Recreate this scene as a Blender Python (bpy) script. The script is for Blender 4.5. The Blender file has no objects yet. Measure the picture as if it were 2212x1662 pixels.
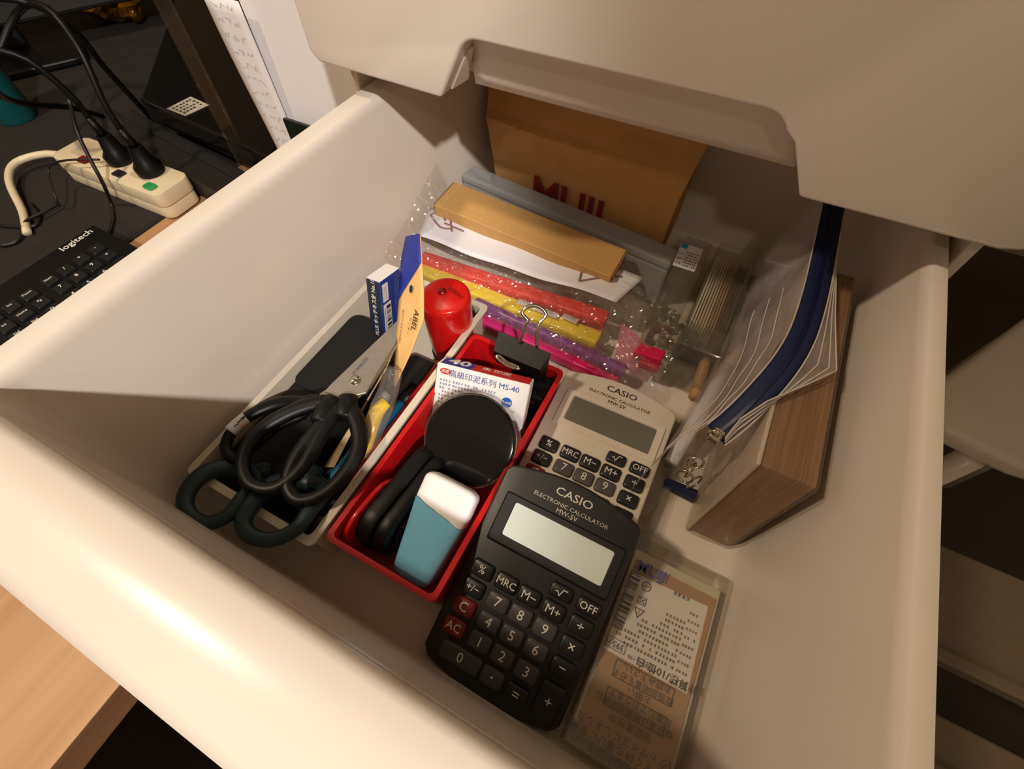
import bpy, bmesh, math, random
from mathutils import Vector, Matrix, noise
random.seed(7)
SC = bpy.context.scene
COL = SC.collection
# ------------------------------------------------------------------ camera, light, exposure
CAM = Vector((0, 0, 0.30)); FPX = 1016.0; CX, CY = 1106.0, 831.0
RX = Vector((0.8852, 0.3902, -0.2532)); RY = Vector((0.4652, -0.7423, 0.4822))
RX.normalize(); RY = (RY - RY.dot(RX) * RX).normalized(); RZ = RX.cross(RY)   # world axes seen in the camera (x right, y down, z ahead)
def ray(u, v):
    c = Vector(((u - CX) / FPX, (v - CY) / FPX, 1.0))
    return Vector((RX.dot(c), RY.dot(c), RZ.dot(c)))
def P(u, v, z=None, x=None, y=None):
    """a measured point of the photograph at a known height / plane of the room"""
    d = ray(u, v)
    t = (z - CAM.z) / d.z if z is not None else ((x - CAM.x) / d.x if x is not None else (y - CAM.y) / d.y)
    return CAM + d * t
cd = bpy.data.cameras.new('camera'); cam = bpy.data.objects.new('camera', cd); COL.objects.link(cam)
right = Vector((RX.x, RY.x, RZ.x)); down = Vector((RX.y, RY.y, RZ.y)); fwd = Vector((RX.z, RY.z, RZ.z))
mw = Matrix((right, -down, -fwd)).transposed().to_4x4(); mw.translation = CAM
cam.matrix_world = mw
cd.sensor_width = 36; cd.lens = FPX / 2212 * 36; cd.clip_start = 0.005; cd.clip_end = 20
SC.camera = cam
SC.view_settings.view_transform = 'Standard'; SC.view_settings.look = 'None'
SC.view_settings.exposure = 0.0; SC.view_settings.gamma = 1.0; SC.view_settings.use_curve_mapping = False
wd = bpy.data.worlds.new('room_air'); SC.world = wd; wd.use_nodes = True
wd.node_tree.nodes['Background'].inputs[0].default_value = (1.0, 0.72, 0.45, 1)
wd.node_tree.nodes['Background'].inputs[1].default_value = 0.22
def lamp(name, typ, loc, aim, power, col, **k):
    l = bpy.data.lights.new(name, typ); o = bpy.data.objects.new(name, l); COL.objects.link(o)
    o.location = loc; o.rotation_euler = (Vector(aim) - Vector(loc)).to_track_quat('-Z', 'Y').to_euler()
    l.energy = power; l.color = col
    for a, b in k.items(): setattr(l, a, b)
    return o
# ceiling key light: cone edge shaped to stand in for an unseen person's shadow
lamp('shaped_key_spot', 'SPOT', (0.85, -0.90, 1.55), (-0.52, 0.08, 0.0), 148, (1.0, 0.93, 0.87), spot_size=math.radians(22.0), spot_blend=0.12, shadow_soft_size=0.035)
# second ceiling lamp further left and back, weaker and warmer
lamp('ceiling_lamp', 'POINT', (-0.95, -0.40, 1.55), (0, 0, 0), 56, (1.0, 0.80, 0.58), shadow_soft_size=0.06)
# third ceiling lamp far in front, low over the horizon of the drawer
lamp('far_ceiling_lamp', 'POINT', (0.35, -1.65, 1.75), (0, 0, 0), 13, (1.0, 0.82, 0.62), shadow_soft_size=0.05)

# ------------------------------------------------------------------ materials
def lin(c): return tuple(((x / 255) / 12.92 if x / 255 <= .04045 else ((x / 255 + .055) / 1.055) ** 2.4) for x in c)
MATS = {}
def mat(name, col, rough=.5, metal=0, var=.06, scale=60, bump=0., bscale=400, spec=.5, coat=0, emit=0, sss=0):
    if name in MATS: return MATS[name]
    m = bpy.data.materials.new(name); m.use_nodes = True; nt = m.node_tree; b = nt.nodes['Principled BSDF']
    c = lin(col)
    tc = nt.nodes.new('ShaderNodeTexCoord'); n = nt.nodes.new('ShaderNodeTexNoise'); n.inputs['Scale'].default_value = scale; n.inputs['Detail'].default_value = 4
    nt.links.new(tc.outputs['Object'], n.inputs['Vector'])
    r = nt.nodes.new('ShaderNodeValToRGB'); r.color_ramp.elements[0].position = .3; r.color_ramp.elements[1].position = .7
    r.color_ramp.elements[0].color = (*[x * (1 - var) for x in c], 1); r.color_ramp.elements[1].color = (*[min(1, x * (1 + var)) for x in c], 1)
    nt.links.new(n.outputs['Fac'], r.inputs['Fac']); nt.links.new(r.outputs['Color'], b.inputs['Base Color'])
    b.inputs['Roughness'].default_value = rough; b.inputs['Metallic'].default_value = metal
    b.inputs['Specular IOR Level'].default_value = spec; b.inputs['Coat Weight'].default_value = coat; b.inputs['Coat Roughness'].default_value = .08
    if sss: b.inputs['Subsurface Weight'].default_value = sss; b.inputs['Subsurface Radius'].default_value = (.01, .007, .004); b.inputs['Subsurface Scale'].default_value = .3
    if emit: b.inputs['Emission Color'].default_value = (*c, 1); b.inputs['Emission Strength'].default_value = emit
    if bump:
        n2 = nt.nodes.new('ShaderNodeTexNoise'); n2.inputs['Scale'].default_value = bscale; n2.inputs['Detail'].default_value = 3
        nt.links.new(tc.outputs['Object'], n2.inputs['Vector'])
        bp = nt.nodes.new('ShaderNodeBump'); bp.inputs['Strength'].default_value = bump; bp.inputs['Distance'].default_value = .001
        nt.links.new(n2.outputs['Fac'], bp.inputs['Height']); nt.links.new(bp.outputs['Normal'], b.inputs['Normal'])
    MATS[name] = m; return m
def clear(name, tint=(245, 245, 245), body=.12, bodycol=(225, 222, 218), rough=.12, bump=.0, bscale=90, gloss=1.0):
    """thin clear or milky plastic: transparent, with a little haze and a glossy skin"""
    if name in MATS: return MATS[name]
    m = bpy.data.materials.new(name); m.use_nodes = True; nt = m.node_tree; nt.nodes.clear()
    out = nt.nodes.new('ShaderNodeOutputMaterial'); tr = nt.nodes.new('ShaderNodeBsdfTransparent'); tr.inputs[0].default_value = (*lin(tint), 1)
    df = nt.nodes.new('ShaderNodeBsdfDiffuse'); df.inputs[0].default_value = (*lin(bodycol), 1)
    gl = nt.nodes.new('ShaderNodeBsdfGlossy'); gl.inputs['Roughness'].default_value = rough
    m1 = nt.nodes.new('ShaderNodeMixShader'); m2 = nt.nodes.new('ShaderNodeMixShader')
    tc = nt.nodes.new('ShaderNodeTexCoord'); n = nt.nodes.new('ShaderNodeTexNoise'); n.inputs['Scale'].default_value = bscale; n.inputs['Detail'].default_value = 5
    nt.links.new(tc.outputs['Object'], n.inputs['Vector'])
    mr = nt.nodes.new('ShaderNodeMapRange'); mr.inputs[1].default_value = .3; mr.inputs[2].default_value = .7; mr.inputs[3].default_value = body * .7; mr.inputs[4].default_value = min(1, body * 1.3)
    nt.links.new(n.outputs['Fac'], mr.inputs[0]); nt.links.new(mr.outputs[0], m1.inputs[0])
    nt.links.new(tr.outputs[0], m1.inputs[1]); nt.links.new(df.outputs[0], m1.inputs[2])
    fr = nt.nodes.new('ShaderNodeLayerWeight'); fr.inputs[0].default_value = .5
    pw = nt.nodes.new('ShaderNodeMath'); pw.operation = 'POWER'; pw.inputs[1].default_value = 4
    mu = nt.nodes.new('ShaderNodeMath'); mu.operation = 'MULTIPLY_ADD'; mu.inputs[1].default_value = .5 * gloss; mu.inputs[2].default_value = .05 * gloss
    nt.links.new(fr.outputs['Facing'], pw.inputs[0]); nt.links.new(pw.outputs[0], mu.inputs[0]); nt.links.new(mu.outputs[0], m2.inputs[0])
    nt.links.new(m1.outputs[0], m2.inputs[1]); nt.links.new(gl.outputs[0], m2.inputs[2]); nt.links.new(m2.outputs[0], out.inputs[0])
    if bump:
        bp = nt.nodes.new('ShaderNodeBump'); bp.inputs['Strength'].default_value = bump; bp.inputs['Distance'].default_value = .003
        nt.links.new(n.outputs['Fac'], bp.inputs['Height'])
        for x in (gl,): nt.links.new(bp.outputs[0], x.inputs['Normal'])
    MATS[name] = m; return m
def striped(name, c1, c2, axis, scale, rough=.5, dist=2.0, coat=0):
    """fine parallel lines: page edges, wood grain"""
    if name in MATS: return MATS[name]
    m = mat(name, c1, rough, coat=coat); nt = m.node_tree; b = nt.nodes['Principled BSDF']
    tc = nt.nodes.new('ShaderNodeTexCoord'); mp = nt.nodes.new('ShaderNodeMapping')
    s = [scale * .015] * 3; s[axis] = scale; mp.inputs['Scale'].default_value = s
    n = nt.nodes.new('ShaderNodeTexNoise'); n.inputs['Scale'].default_value = 1; n.inputs['Detail'].default_value = 5; n.inputs['Distortion'].default_value = dist * .1
    nt.links.new(tc.outputs['Object'], mp.inputs[0]); nt.links.new(mp.outputs[0], n.inputs['Vector'])
    r = nt.nodes.new('ShaderNodeValToRGB'); r.color_ramp.elements[0].position = .35; r.color_ramp.elements[1].position = .65
    r.color_ramp.elements[0].color = (*lin(c1), 1); r.color_ramp.elements[1].color = (*lin(c2), 1)
    nt.links.new(n.outputs['Fac'], r.inputs[0]); nt.links.new(r.outputs[0], b.inputs['Base Color'])
    return m
WHITE = mat('white_plastic', (222, 212, 200), .27, var=.025, scale=14, bump=.02, bscale=30, spec=.5)
TRAYW = mat('tray_white_plastic', (214, 204, 184), .35, var=.02)
RED = mat('tray_red_plastic', (196, 20, 24), .3, var=.03, sss=.0)
BLACKP = mat('black_plastic', (11, 11, 12), .42, var=.1, spec=.28)
BLACKG = mat('black_gloss_plastic', (9, 9, 10), .12, var=.05, coat=.4)
BLACKM = mat('black_matte', (14, 13, 13), .7, var=.1)
STEEL = mat('brushed_steel', (168, 162, 154), .42, metal=.75, var=.05, scale=200)
CHROME = mat('bright_metal', (205, 198, 185), .15, metal=1, var=.03)
PAPERW = mat('white_card', (235, 232, 230), .5, var=.02)
KRAFT = mat('kraft_card', (196, 152, 92), .75, var=.05, scale=300)
KBAG = mat('kraft_paper', (192, 144, 86), .8, var=.07, scale=60, bump=.15, bscale=60)
INK = mat('ink_black', (22, 20, 20), .6)
INKG = mat('ink_grey', (90, 86, 86), .6)
INKB = mat('ink_blue', (38, 66, 150), .6)
INKW = mat('ink_white', (225, 222, 215), .5)
INKR = mat('ink_red', (196, 40, 34), .6)
MAROON = mat('ink_maroon', (122, 16, 24), .7)
FILM = clear('crinkled_film', (253, 252, 250), .055, (240, 235, 230), .10, bump=.35, bscale=70, gloss=1.6)
CLEARB = clear('clear_box_plastic', (250, 249, 246), .045, (230, 225, 215), .06, gloss=.9)
WRAP = clear('shrink_wrap', (250, 248, 244), .05, (220, 205, 190), .1, bump=.5, bscale=40, gloss=.8)
MILKY = clear('milky_plastic', (228, 230, 232), .42, (205, 207, 205), .3, gloss=.6, bscale=3)
MESHB = clear('mesh_vinyl', (244, 242, 244), .27, (222, 216, 218), .2, bump=.6, bscale=70, gloss=.7)

# ------------------------------------------------------------------ mesh helpers
def link(name, me, m, parent=None, smooth=False):
    o = bpy.data.objects.new(name, me); COL.objects.link(o)
    if m is not None and not me.materials: me.materials.append(m)
    if smooth:
        for p in me.polygons: p.use_smooth = True
    if parent is not None: o.parent = parent
    return o
INV = {}
def thing(name, label, cat, mtx=None, group=None):
    o = bpy.data.objects.new(name, None); COL.objects.link(o); o.empty_display_size = .01
    M = mtx if isinstance(mtx, Matrix) else Matrix.Translation(Vector(mtx) if mtx is not None else Vector())
    o.matrix_world = M; INV[o.name] = M.inverted()
    o['label'] = label; o['category'] = cat
    if group: o['group'] = group
    return o
def tag(o, label, cat, group=None):
    o['label'] = label; o['category'] = cat
    if group: o['group'] = group
    return o
def fin(name, bm, m, parent=None, smooth=False, w=False, auto=None):
    """bmesh -> object; w: geometry given in room coordinates"""
    bmesh.ops.recalc_face_normals(bm, faces=bm.faces)
    me = bpy.data.meshes.new(name); 
    if w and parent is not None: bmesh.ops.transform(bm, matrix=INV[parent.name], verts=bm.verts)
    bm.to_mesh(me); bm.free()
    o = link(name, me, m, parent, smooth)
    if auto is not None:
        for p in me.polygons: p.use_smooth = True
        me.set_sharp_from_angle(angle=math.radians(auto))
    return o
def single(name, bm, m, label, cat, base, group=None, **k):
    """a thing that is one mesh, its origin at its base"""
    bmesh.ops.transform(bm, matrix=Matrix.Translation(-Vector(base)), verts=bm.verts)
    o = fin(name, bm, m, None, **k); o.location = base
    return tag(o, label, cat, group)
def rrect(w, h, r, n=4, cx=0, cy=0):
    pts = []
    r = min(r, w / 2 - 1e-6, h / 2 - 1e-6)
    for sx, sy, a0 in ((1, 1, 0), (-1, 1, 90), (-1, -1, 180), (1, -1, 270)):
        for i in range(n + 1):
            a = math.radians(a0 + 90 * i / n)
            pts.append((cx + sx * (w / 2 - r) + r * math.cos(a), cy + sy * (h / 2 - r) + r * math.sin(a)))
    return pts
def rr2(x0, x1, y0, y1, r, n=4): return rrect(x1 - x0, y1 - y0, r, n, (x0 + x1) / 2, (y0 + y1) / 2)
def bevel(bm, w, seg=2, ang=.5):
    es = [e for e in bm.edges if len(e.link_faces) == 2 and e.calc_face_angle(0) > ang]
    if w > 0 and es: bmesh.ops.bevel(bm, geom=es, offset=w, segments=seg, affect='EDGES', profile=.5, clamp_overlap=True)
def prism(pts, z0, z1, bev=0, seg=2, bm=None):
    b = bmesh.new()
    lo = [b.verts.new((p[0], p[1], z0)) for p in pts]; hi = [b.verts.new((p[0], p[1], z1)) for p in pts]
    b.faces.new(lo[::-1]); b.faces.new(hi)
    n = len(pts)
    for i in range(n): b.faces.new((lo[i], lo[(i + 1) % n], hi[(i + 1) % n], hi[i]))
    bmesh.ops.recalc_face_normals(b, faces=b.faces)
    bevel(b, bev, seg)
    return merge(bm, b) if bm else b
def merge(a, b, M=None):
    if M is not None: bmesh.ops.transform(b, matrix=M, verts=b.verts)
    me = bpy.data.meshes.new('tmp'); b.to_mesh(me); b.free(); a.from_mesh(me); bpy.data.meshes.remove(me); return a
def box(x0, x1, y0, y1, z0, z1, bev=0, seg=2): return prism([(x0, y0), (x1, y0), (x1, y1), (x0, y1)], z0, z1, bev, seg)
def loft(rings, cap0=True, cap1=True, closed=True):
    b = bmesh.new(); vs = [[b.verts.new(p) for p in r] for r in rings]; n = len(rings[0])
    for a, c in zip(vs, vs[1:]):
        for i in range(n if closed else n - 1): b.faces.new((a[i], a[(i + 1) % n], c[(i + 1) % n], c[i]))
    if cap0: b.faces.new(vs[0][::-1])
    if cap1: b.faces.new(vs[-1])
    return b
def smoothpath(pts, k=4, closed=False):
    pts = [Vector(p) for p in pts]; out = []; n = len(pts)
    for i in range(n if closed else n - 1):
        if closed: p0, p1, p2, p3 = (pts[(i + j - 1) % n] for j in range(4))
        else: p0, p1, p2, p3 = pts[max(0, i - 1)], pts[i], pts[i + 1], pts[min(n - 1, i + 2)]
        for j in range(k):
            t = j / k
            out.append(.5 * (2 * p1 + (p2 - p0) * t + (2 * p0 - 5 * p1 + 4 * p2 - p3) * t * t + (3 * p1 - p0 - 3 * p2 + p3) * t ** 3))
    if not closed: out.append(pts[-1])
    return out
def tube(pts, r, n=8, closed=False, k=4, flat=1.0, up=None, bm=None):
    """swept round or flattened bar; r number or function of 0..1"""
    q = smoothpath(pts, k, closed) if k > 1 else [Vector(p) for p in pts]
    N = len(q); rings = []; ref = Vector(up) if up else None; last = None
    for i, p in enumerate(q):
        t = (q[(i + 1) % N] - q[i - 1]) if closed else (q[min(N - 1, i + 1)] - q[max(0, i - 1)])
        t.normalize()
        if ref is not None: s = t.cross(ref)
        elif last is None: s = t.orthogonal()
        else: s = last - t * last.dot(t)
        s.normalize(); last = s; u = s.cross(t).normalized()
        rr = r(i / max(1, N - 1)) if callable(r) else r
        rings.append([p + s * (rr * math.cos(a)) + u * (rr * flat * math.sin(a)) for a in (2 * math.pi * j / n for j in range(n))])
    if closed: b = loft(rings + [rings[0]], False, False); bmesh.ops.remove_doubles(b, verts=b.verts, dist=1e-7)
    else: b = loft(rings)
    return merge(bm, b) if bm else b
def sheet(f, nu, nv, t=.0003):
    """thin sheet with thickness, f(u,v) -> point, u,v 0..1"""
    b = bmesh.new(); g = [[b.verts.new(f(i / nu, j / nv)) for j in range(nv + 1)] for i in range(nu + 1)]
    for i in range(nu):
        for j in range(nv): b.faces.new((g[i][j], g[i + 1][j], g[i + 1][j + 1], g[i][j + 1]))
    if t: bmesh.ops.recalc_face_normals(b, faces=b.faces); bmesh.ops.solidify(b, geom=b.faces[:] + b.verts[:] + b.edges[:], thickness=t)
    return b
def bil(a, b, c, d):
    a, b, c, d = map(Vector, (a, b, c, d))
    return lambda u, v: (a * (1 - u) + b * u) * (1 - v) + (d * (1 - u) + c * u) * v
def cyl(r, z0, z1, n=32, bev=0, seg=2): return prism([(r * math.cos(2 * math.pi * i / n), r * math.sin(2 * math.pi * i / n)) for i in range(n)], z0, z1, bev, seg)
def lathe(prof, n=32):
    return loft([[(r * math.cos(2 * math.pi * i / n), r * math.sin(2 * math.pi * i / n), z) for i in range(n)] for r, z in prof])
def frame(o, x, y):
    """matrix with origin o, x axis x and y axis near y"""
    x = Vector(x).normalized(); y = Vector(y); y = (y - x * y.dot(x)).normalized(); z = x.cross(y)
    M = Matrix((x, y, z)).transposed().to_4x4(); M.translation = Vector(o); return M
def tr(x, y, z=0): return Matrix.Translation((x, y, z))
def text(body, size, m, parent, M, name='print', align='CENTER', bold=0, sx=1.0, w=False, shear=0):
    c = bpy.data.curves.new('t', 'FONT'); c.body = body; c.size = size; c.align_x = align; c.align_y = 'CENTER'
    c.resolution_u = 2; c.offset = bold * size; c.shear = shear
    o = bpy.data.objects.new('t', c); COL.objects.link(o)
    dg = bpy.context.evaluated_depsgraph_get(); me = bpy.data.meshes.new_from_object(o.evaluated_get(dg))
    bpy.data.objects.remove(o); bpy.data.curves.remove(c); me.materials.clear(); me.name = name
    if w and parent is not None: M = INV[parent.name] @ M
    me.transform(M @ Matrix.Diagonal((sx, 1, 1, 1)))
    return link(name, me, m, parent)
def fineprint(rows, m, parent, M, name='fine_print', w=False):
    """rows of (x0, x1, y, height): illegible small print as short dashes"""
    b = bmesh.new()
    for x0, x1, y, h in rows:
        x = x0
        while x < x1:
            d = h * random.uniform(.55, .95)
            if random.random() < .9:
                for yy, hh in ((y + h * .28, h * .16), (y - h * .02, h * .14), (y - h * .32, h * .16)):
                    xs = random.uniform(0, .2) * d
                    v = [b.verts.new((x + xs, yy - hh / 2, 0)), b.verts.new((x + d, yy - hh / 2, 0)), b.verts.new((x + d, yy + hh / 2, 0)), b.verts.new((x + xs, yy + hh / 2, 0))]
                    b.faces.new(v)
                xm = x + d * random.uniform(.3, .6)
                v = [b.verts.new((xm, y - h * .4, 0)), b.verts.new((xm + h * .14, y - h * .4, 0)), b.verts.new((xm + h * .14, y + h * .4, 0)), b.verts.new((xm, y + h * .4, 0))]
                b.faces.new(v)
            x += h * 1.08
    if w and parent is not None: M = INV[parent.name] @ M
    bmesh.ops.transform(b, matrix=M, verts=b.verts)
    me = bpy.data.meshes.new(name); b.to_mesh(me); b.free()
    return link(name, me, m, parent)
def flat(pts, m, parent, M=None, name='patch', w=False, t=.00012):
    b = prism(pts, 0, t)
    if M is not None: bmesh.ops.transform(b, matrix=(INV[parent.name] @ M) if w else M, verts=b.verts)
    return fin(name, b, m, parent)
def bars(x0, x1, y0, y1, m, parent, M, n=40, w=False):
    b = bmesh.new(); x = x0; st = (x1 - x0) / n
    for i in range(n):
        if random.random() < .62:
            ww = st * random.choice((.5, .9, 1.0))
            b.faces.new([b.verts.new(p) for p in ((x, y0, 0), (x + ww, y0, 0), (x + ww, y1, 0), (x, y1, 0))])
        x += st
    if w: M = INV[parent.name] @ M
    bmesh.ops.transform(b, matrix=M, verts=b.verts)
    me = bpy.data.meshes.new('barcode'); b.to_mesh(me); b.free(); return link('barcode', me, m, parent)
def outline(pts, wd, m, parent, M, w=False, name='print_frame', closed=True):
    b = bmesh.new(); n = len(pts)
    for i in range(n if closed else n - 1):
        a, c = Vector(pts[i]), Vector(pts[(i + 1) % n]); d = (c - a).normalized(); s = Vector((-d.y, d.x)) * wd / 2; a = a - d * wd / 2; c = c + d * wd / 2
        b.faces.new([b.verts.new((*q, 0)) for q in (a - s, c - s, c + s, a + s)])
    if w: M = INV[parent.name] @ M
    bmesh.ops.transform(b, matrix=M, verts=b.verts)
    me = bpy.data.meshes.new(name); b.to_mesh(me); b.free(); return link(name, me, m, parent)
def struct(name, bm, m):
    o = fin(name, bm, m); o['kind'] = 'structure'; return o
# ------------------------------------------------------------------ the room
WOOD = striped('light_wood', (176, 132, 92), (192, 152, 110), 0, 60, .5)
WOODE = striped('wood_edge', (120, 84, 56), (138, 100, 70), 2, 90, .55)
DZ = -0.105                                                       # desk top
struct('floor', box(-2.2, 2.2, -2.0, 2.4, -.9, -.86), mat('dark_floor', (52, 40, 32), .5))
struct('wall_back', box(-2.2, 2.2, 2.0, 2.1, -.86, 2.0), mat('wall_paint', (120, 104, 88), .8))
struct('wall_left', box(-2.1, -2.0, -2.0, 2.0, -.86, 2.0), mat('wall_paint', (120, 104, 88), .8))
t = thing('desk', 'light wooden desk with the keyboard and power strip on it', 'desk', (-.9, .1, -.86))
fin('desktop', box(-1.75, -.2535, -.9, 1.5, DZ - .001, DZ, 0), WOOD, t, w=True)
fin('edge_board', box(-1.749, -.254, -.899, 1.499, DZ - .036, DZ - .0011, .001), WOODE, t, w=True)
for x, y in ((-1.69, -.84), (-.32, -.84), (-1.69, 1.44), (-.32, 1.44)):
    fin('leg', box(x - .03, x + .03, y - .03, y + .03, -.86, DZ - .0361, .003), WOODE, t, w=True)

# ------------------------------------------------------------------ chest of drawers
def ring(x0, x1, y0, y1, r, z): return [(p[0], p[1], z) for p in rr2(x0, x1, y0, y1, r, 6)]
def bin_mesh(dz=0, dy=0):
    R = []
    for x0, x1, y0, y1, r, z in (                                   # outside up, over the rim, down inside
        (-.224, .092, -.016, .402, .012, -.004), (-.232, .097, -.019, .408, .014, .10), (-.234, .098, -.019, .409, .014, .136),
        (-.2450, .1048, -.020, .414, .016, .138), (-.2458, .1056, -.020, .415, .016, .1415), (-.2440, .104, -.020, .413, .016, .1448),
        (-.2330, .0985, -.014, .408, .014, .1455), (-.2300, .0965, -.0125, .405, .014, .1440), (-.2282, .0952, -.0120, .404, .014, .139),
        (-.2235, .0905, -.0110, .399, .016, .03), (-.2215, .0890, -.0100, .397, .016, .010), (-.2180, .0860, -.0065, .394, .018, .0035),
        (-.2120, .0800, -.0010, .388, .02, .0006), (-.2040, .0720, .0070, .380, .022, .0)):
        R.append([(p[0], p[1] + dy, p[2] + dz) for p in ring(x0, x1, y0, y1, r, z)])
    return loft(R)
FRONT_PROF = [(-.0130, .100), (-.0122, .148), (-.0128, .1535), (-.0165, .1562), (-.027, .1564), (-.0385, .1548), (-.0455, .1500), (-.0478, .1420),
              (-.0490, .128), (-.0495, .060), (-.0490, .012), (-.0460, .004), (-.040, .002), (-.0190, .002), (-.0185, .100)]
def front_mesh():
    R = []
    for i in range(25):
        s = i / 24; x = -.262 + .384 * s; bow = -.0025 * (1 - (2 * s - 1) ** 2)
        e = min(s, 1 - s) * 24; k = 1 if e >= 1 else .93
        R.append([(x, y * (1 if y > -.02 else k) + (bow if y < -.02 else 0), .08 + (z - .08) * (1 if k == 1 else .95)) for y, z in FRONT_PROF])
    return loft(R)
t = thing('storage_drawer', 'open white plastic drawer pulled out full of stationery', 'drawer', (-.06, .19, -.004))
fin('bin', bin_mesh(), WHITE, t, w=True, auto=50)
fin('front_panel', front_mesh(), WHITE, t, w=True, auto=50)

t = thing('closed_drawer', 'closed white plastic drawer above, with a wide notched finger grip', 'drawer', (-.06, .45, .165))
YF = .233; ZB = .165
fp = [(-.262, ZB + .004), (-.258, ZB), (-.170, ZB)]
def arc(cx, cz, r, a0, a1, n=6): return [(cx + r * math.cos(math.radians(a0 + (a1 - a0) * i / n)), cz + r * math.sin(math.radians(a0 + (a1 - a0) * i / n))) for i in range(n + 1)]
notch = [(-.1665, ZB), (-.1535, .1875)] + arc(-.1405, .1850, .0125, 150, 90) + arc(-.0005, .1850, .0125, 90, 30) + [(.0155, .1875), (.0285, ZB)]
fp = [(-.262, ZB + .006), (-.257, ZB)] + notch + [(.108, ZB), (.116, ZB + .002), (.119, ZB + .008), (.121, .33), (-.263, .33)]
b = prism(fp, 0, .013, .0018, 3)
bmesh.ops.transform(b, matrix=Matrix(((1, 0, 0, 0), (0, 0, 1, YF - .0008), (0, 1, 0, 0), (0, 0, 0, 1))), verts=b.verts)
for v in b.verts: v.co.y -= .003 * (1 - ((v.co.x + .071) / .19) ** 2) if v.co.y < YF + .006 else 0
fin('front_panel', b, WHITE, t, w=True, auto=40)
# finger grip: a sloping scoop behind the notch
def grip(u, v):
    x0, x1 = -.1545 + .001 * v, .0165 + .006 * v
    yy = YF + .0095 + .0135 * v; z = .1995 - .034 * v + .004 * math.sin(math.pi * v)
    return Vector((x0 - .004 * v + (x1 - x0 + .004 * v) * u, yy, z))
fin('finger_grip', sheet(grip, 24, 8, .002), WHITE, t, w=True, smooth=True)
fin('grip_lip', tube([(-.146, YF + .0235, .1655), (.010, YF + .0240, .1655)], .0016, 10, k=1), WHITE, t, w=True, smooth=True)
for sx, xa, xb in ((-1, -.1665, -.1535), (1, .0285, .0155)):
    fin('grip_cheek', sheet(bil((xa, YF + .008, ZB + .001), (xb, YF + .008, .1885), (xb - .001 * sx, YF + .0120, .1885), (xa - .002 * sx, YF + .023, ZB + .001)), 6, 6, .0012), WHITE, t, w=True)
fin('bin', loft([[(p[0], p[1], z) for p in rr2(-.2440, .1040, YF + .026, .66, .012)] for z in (.1685, .325)]), WHITE, t, w=True)

t = thing('drawer_cabinet', 'white plastic cabinet frame holding the drawers', 'cabinet', (-.06, .45, -.86))
for x0, x1 in ((-.2525, -.2475), (.1075, .1125)): fin('side_panel', box(x0, x1, .252, .70, -.86, .36, .001), WHITE, t, w=True)
fin('back_panel', box(-.2474, .1074, .695, .70, -.86, .36), WHITE, t, w=True)
fin('top_panel', box(-.2620, .1200, .236, .706, .3605, .372, .004, 3), WHITE, t, w=True)
fin('rail', box(-.2474, .1074, .262, .694, -.012, -.0065), WHITE, t, w=True)
for z in (-.20, -.385, -.57, -.755): 
    fin('lower_drawer_front', box(-.2525, .1125, .236, .2515, z, z + .178, .004, 3), WHITE, t, w=True)

# ------------------------------------------------------------------ trays in the drawer
def tray(name, label, x0, x1, y0, y1, h, fl, m, z0=.0008):
    t = thing(name, label, 'tray', ((x0 + x1) / 2, (y0 + y1) / 2, z0))
    R = []
    for d, z, r in ((fl + .0015, z0, .003), (fl, h - .0015, .003), (0, h - .0015, .004), (0, h, .004), (fl + .0015, h, .003), (fl + .0028, z0 + .0018, .003)):
        R.append([(p[0], p[1], z) for p in rr2(x0 + d, x1 - d, y0 + d, y1 - d, r, 3)])
    fin('tray_body', loft(R), m, t, w=True, auto=40); return t
tray('organizer_tray', 'white open organizer tray holding the scissors', -.2175, -.1235, .006, .200, .044, .0030, TRAYW)
tray('organizer_tray', 'narrow red organizer tray holding the ink pad and eraser', -.1215, -.0512, .0135, .1735, .043, .0016, RED)

# ------------------------------------------------------------------ scissors
def loop(pts, z, r, flatn=.8): return tube([(*P(u, v, z).xy, z + dz) for u, v, dz in pts], lambda s: r * (1.08 + .16 * math.cos(2 * math.pi * s)), 12, True, 4, flatn, (0, 0, 1))
def scissors(name, label, loops, shanks, z, r, hm, blades, piv=None, base=None):
    t = thing(name, label, 'scissors', base)
    for pts, sh in zip(loops, shanks):
        b = loop(pts, z, r)
        tube([(*P(u, v, z).xy, z + dz) for u, v, dz in sh], lambda s: r * (1.35 + .30 * math.sin(math.pi * s)), 12, False, 4, .8, (0, 0, 1), bm=b)
        fin('handle', b, hm, t, smooth=True, w=True)
    for k, bl in enumerate(blades):
        q = [P(u, v, z - .001 - .0022 * k) for u, v in bl]
        b = prism([(p.x, p.y) for p in q], z - .0032 - .0022 * k, z - .0012 - .0022 * k, .0003, 1); fin('blade', b, STEEL, t, w=True)
    if piv:
        p = P(*piv, z + .001); b = lathe([(.0001, -.0008), (.0036, -.0008), (.0036, 0), (.0030, .0010), (.0015, .0017), (.0001, .0019)], 24)
        bmesh.ops.transform(b, matrix=tr(p.x, p.y, z - .0008), verts=b.verts); fin('pivot_screw', b, CHROME, t, smooth=True, w=True)
    return t
ZS = .056
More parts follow.
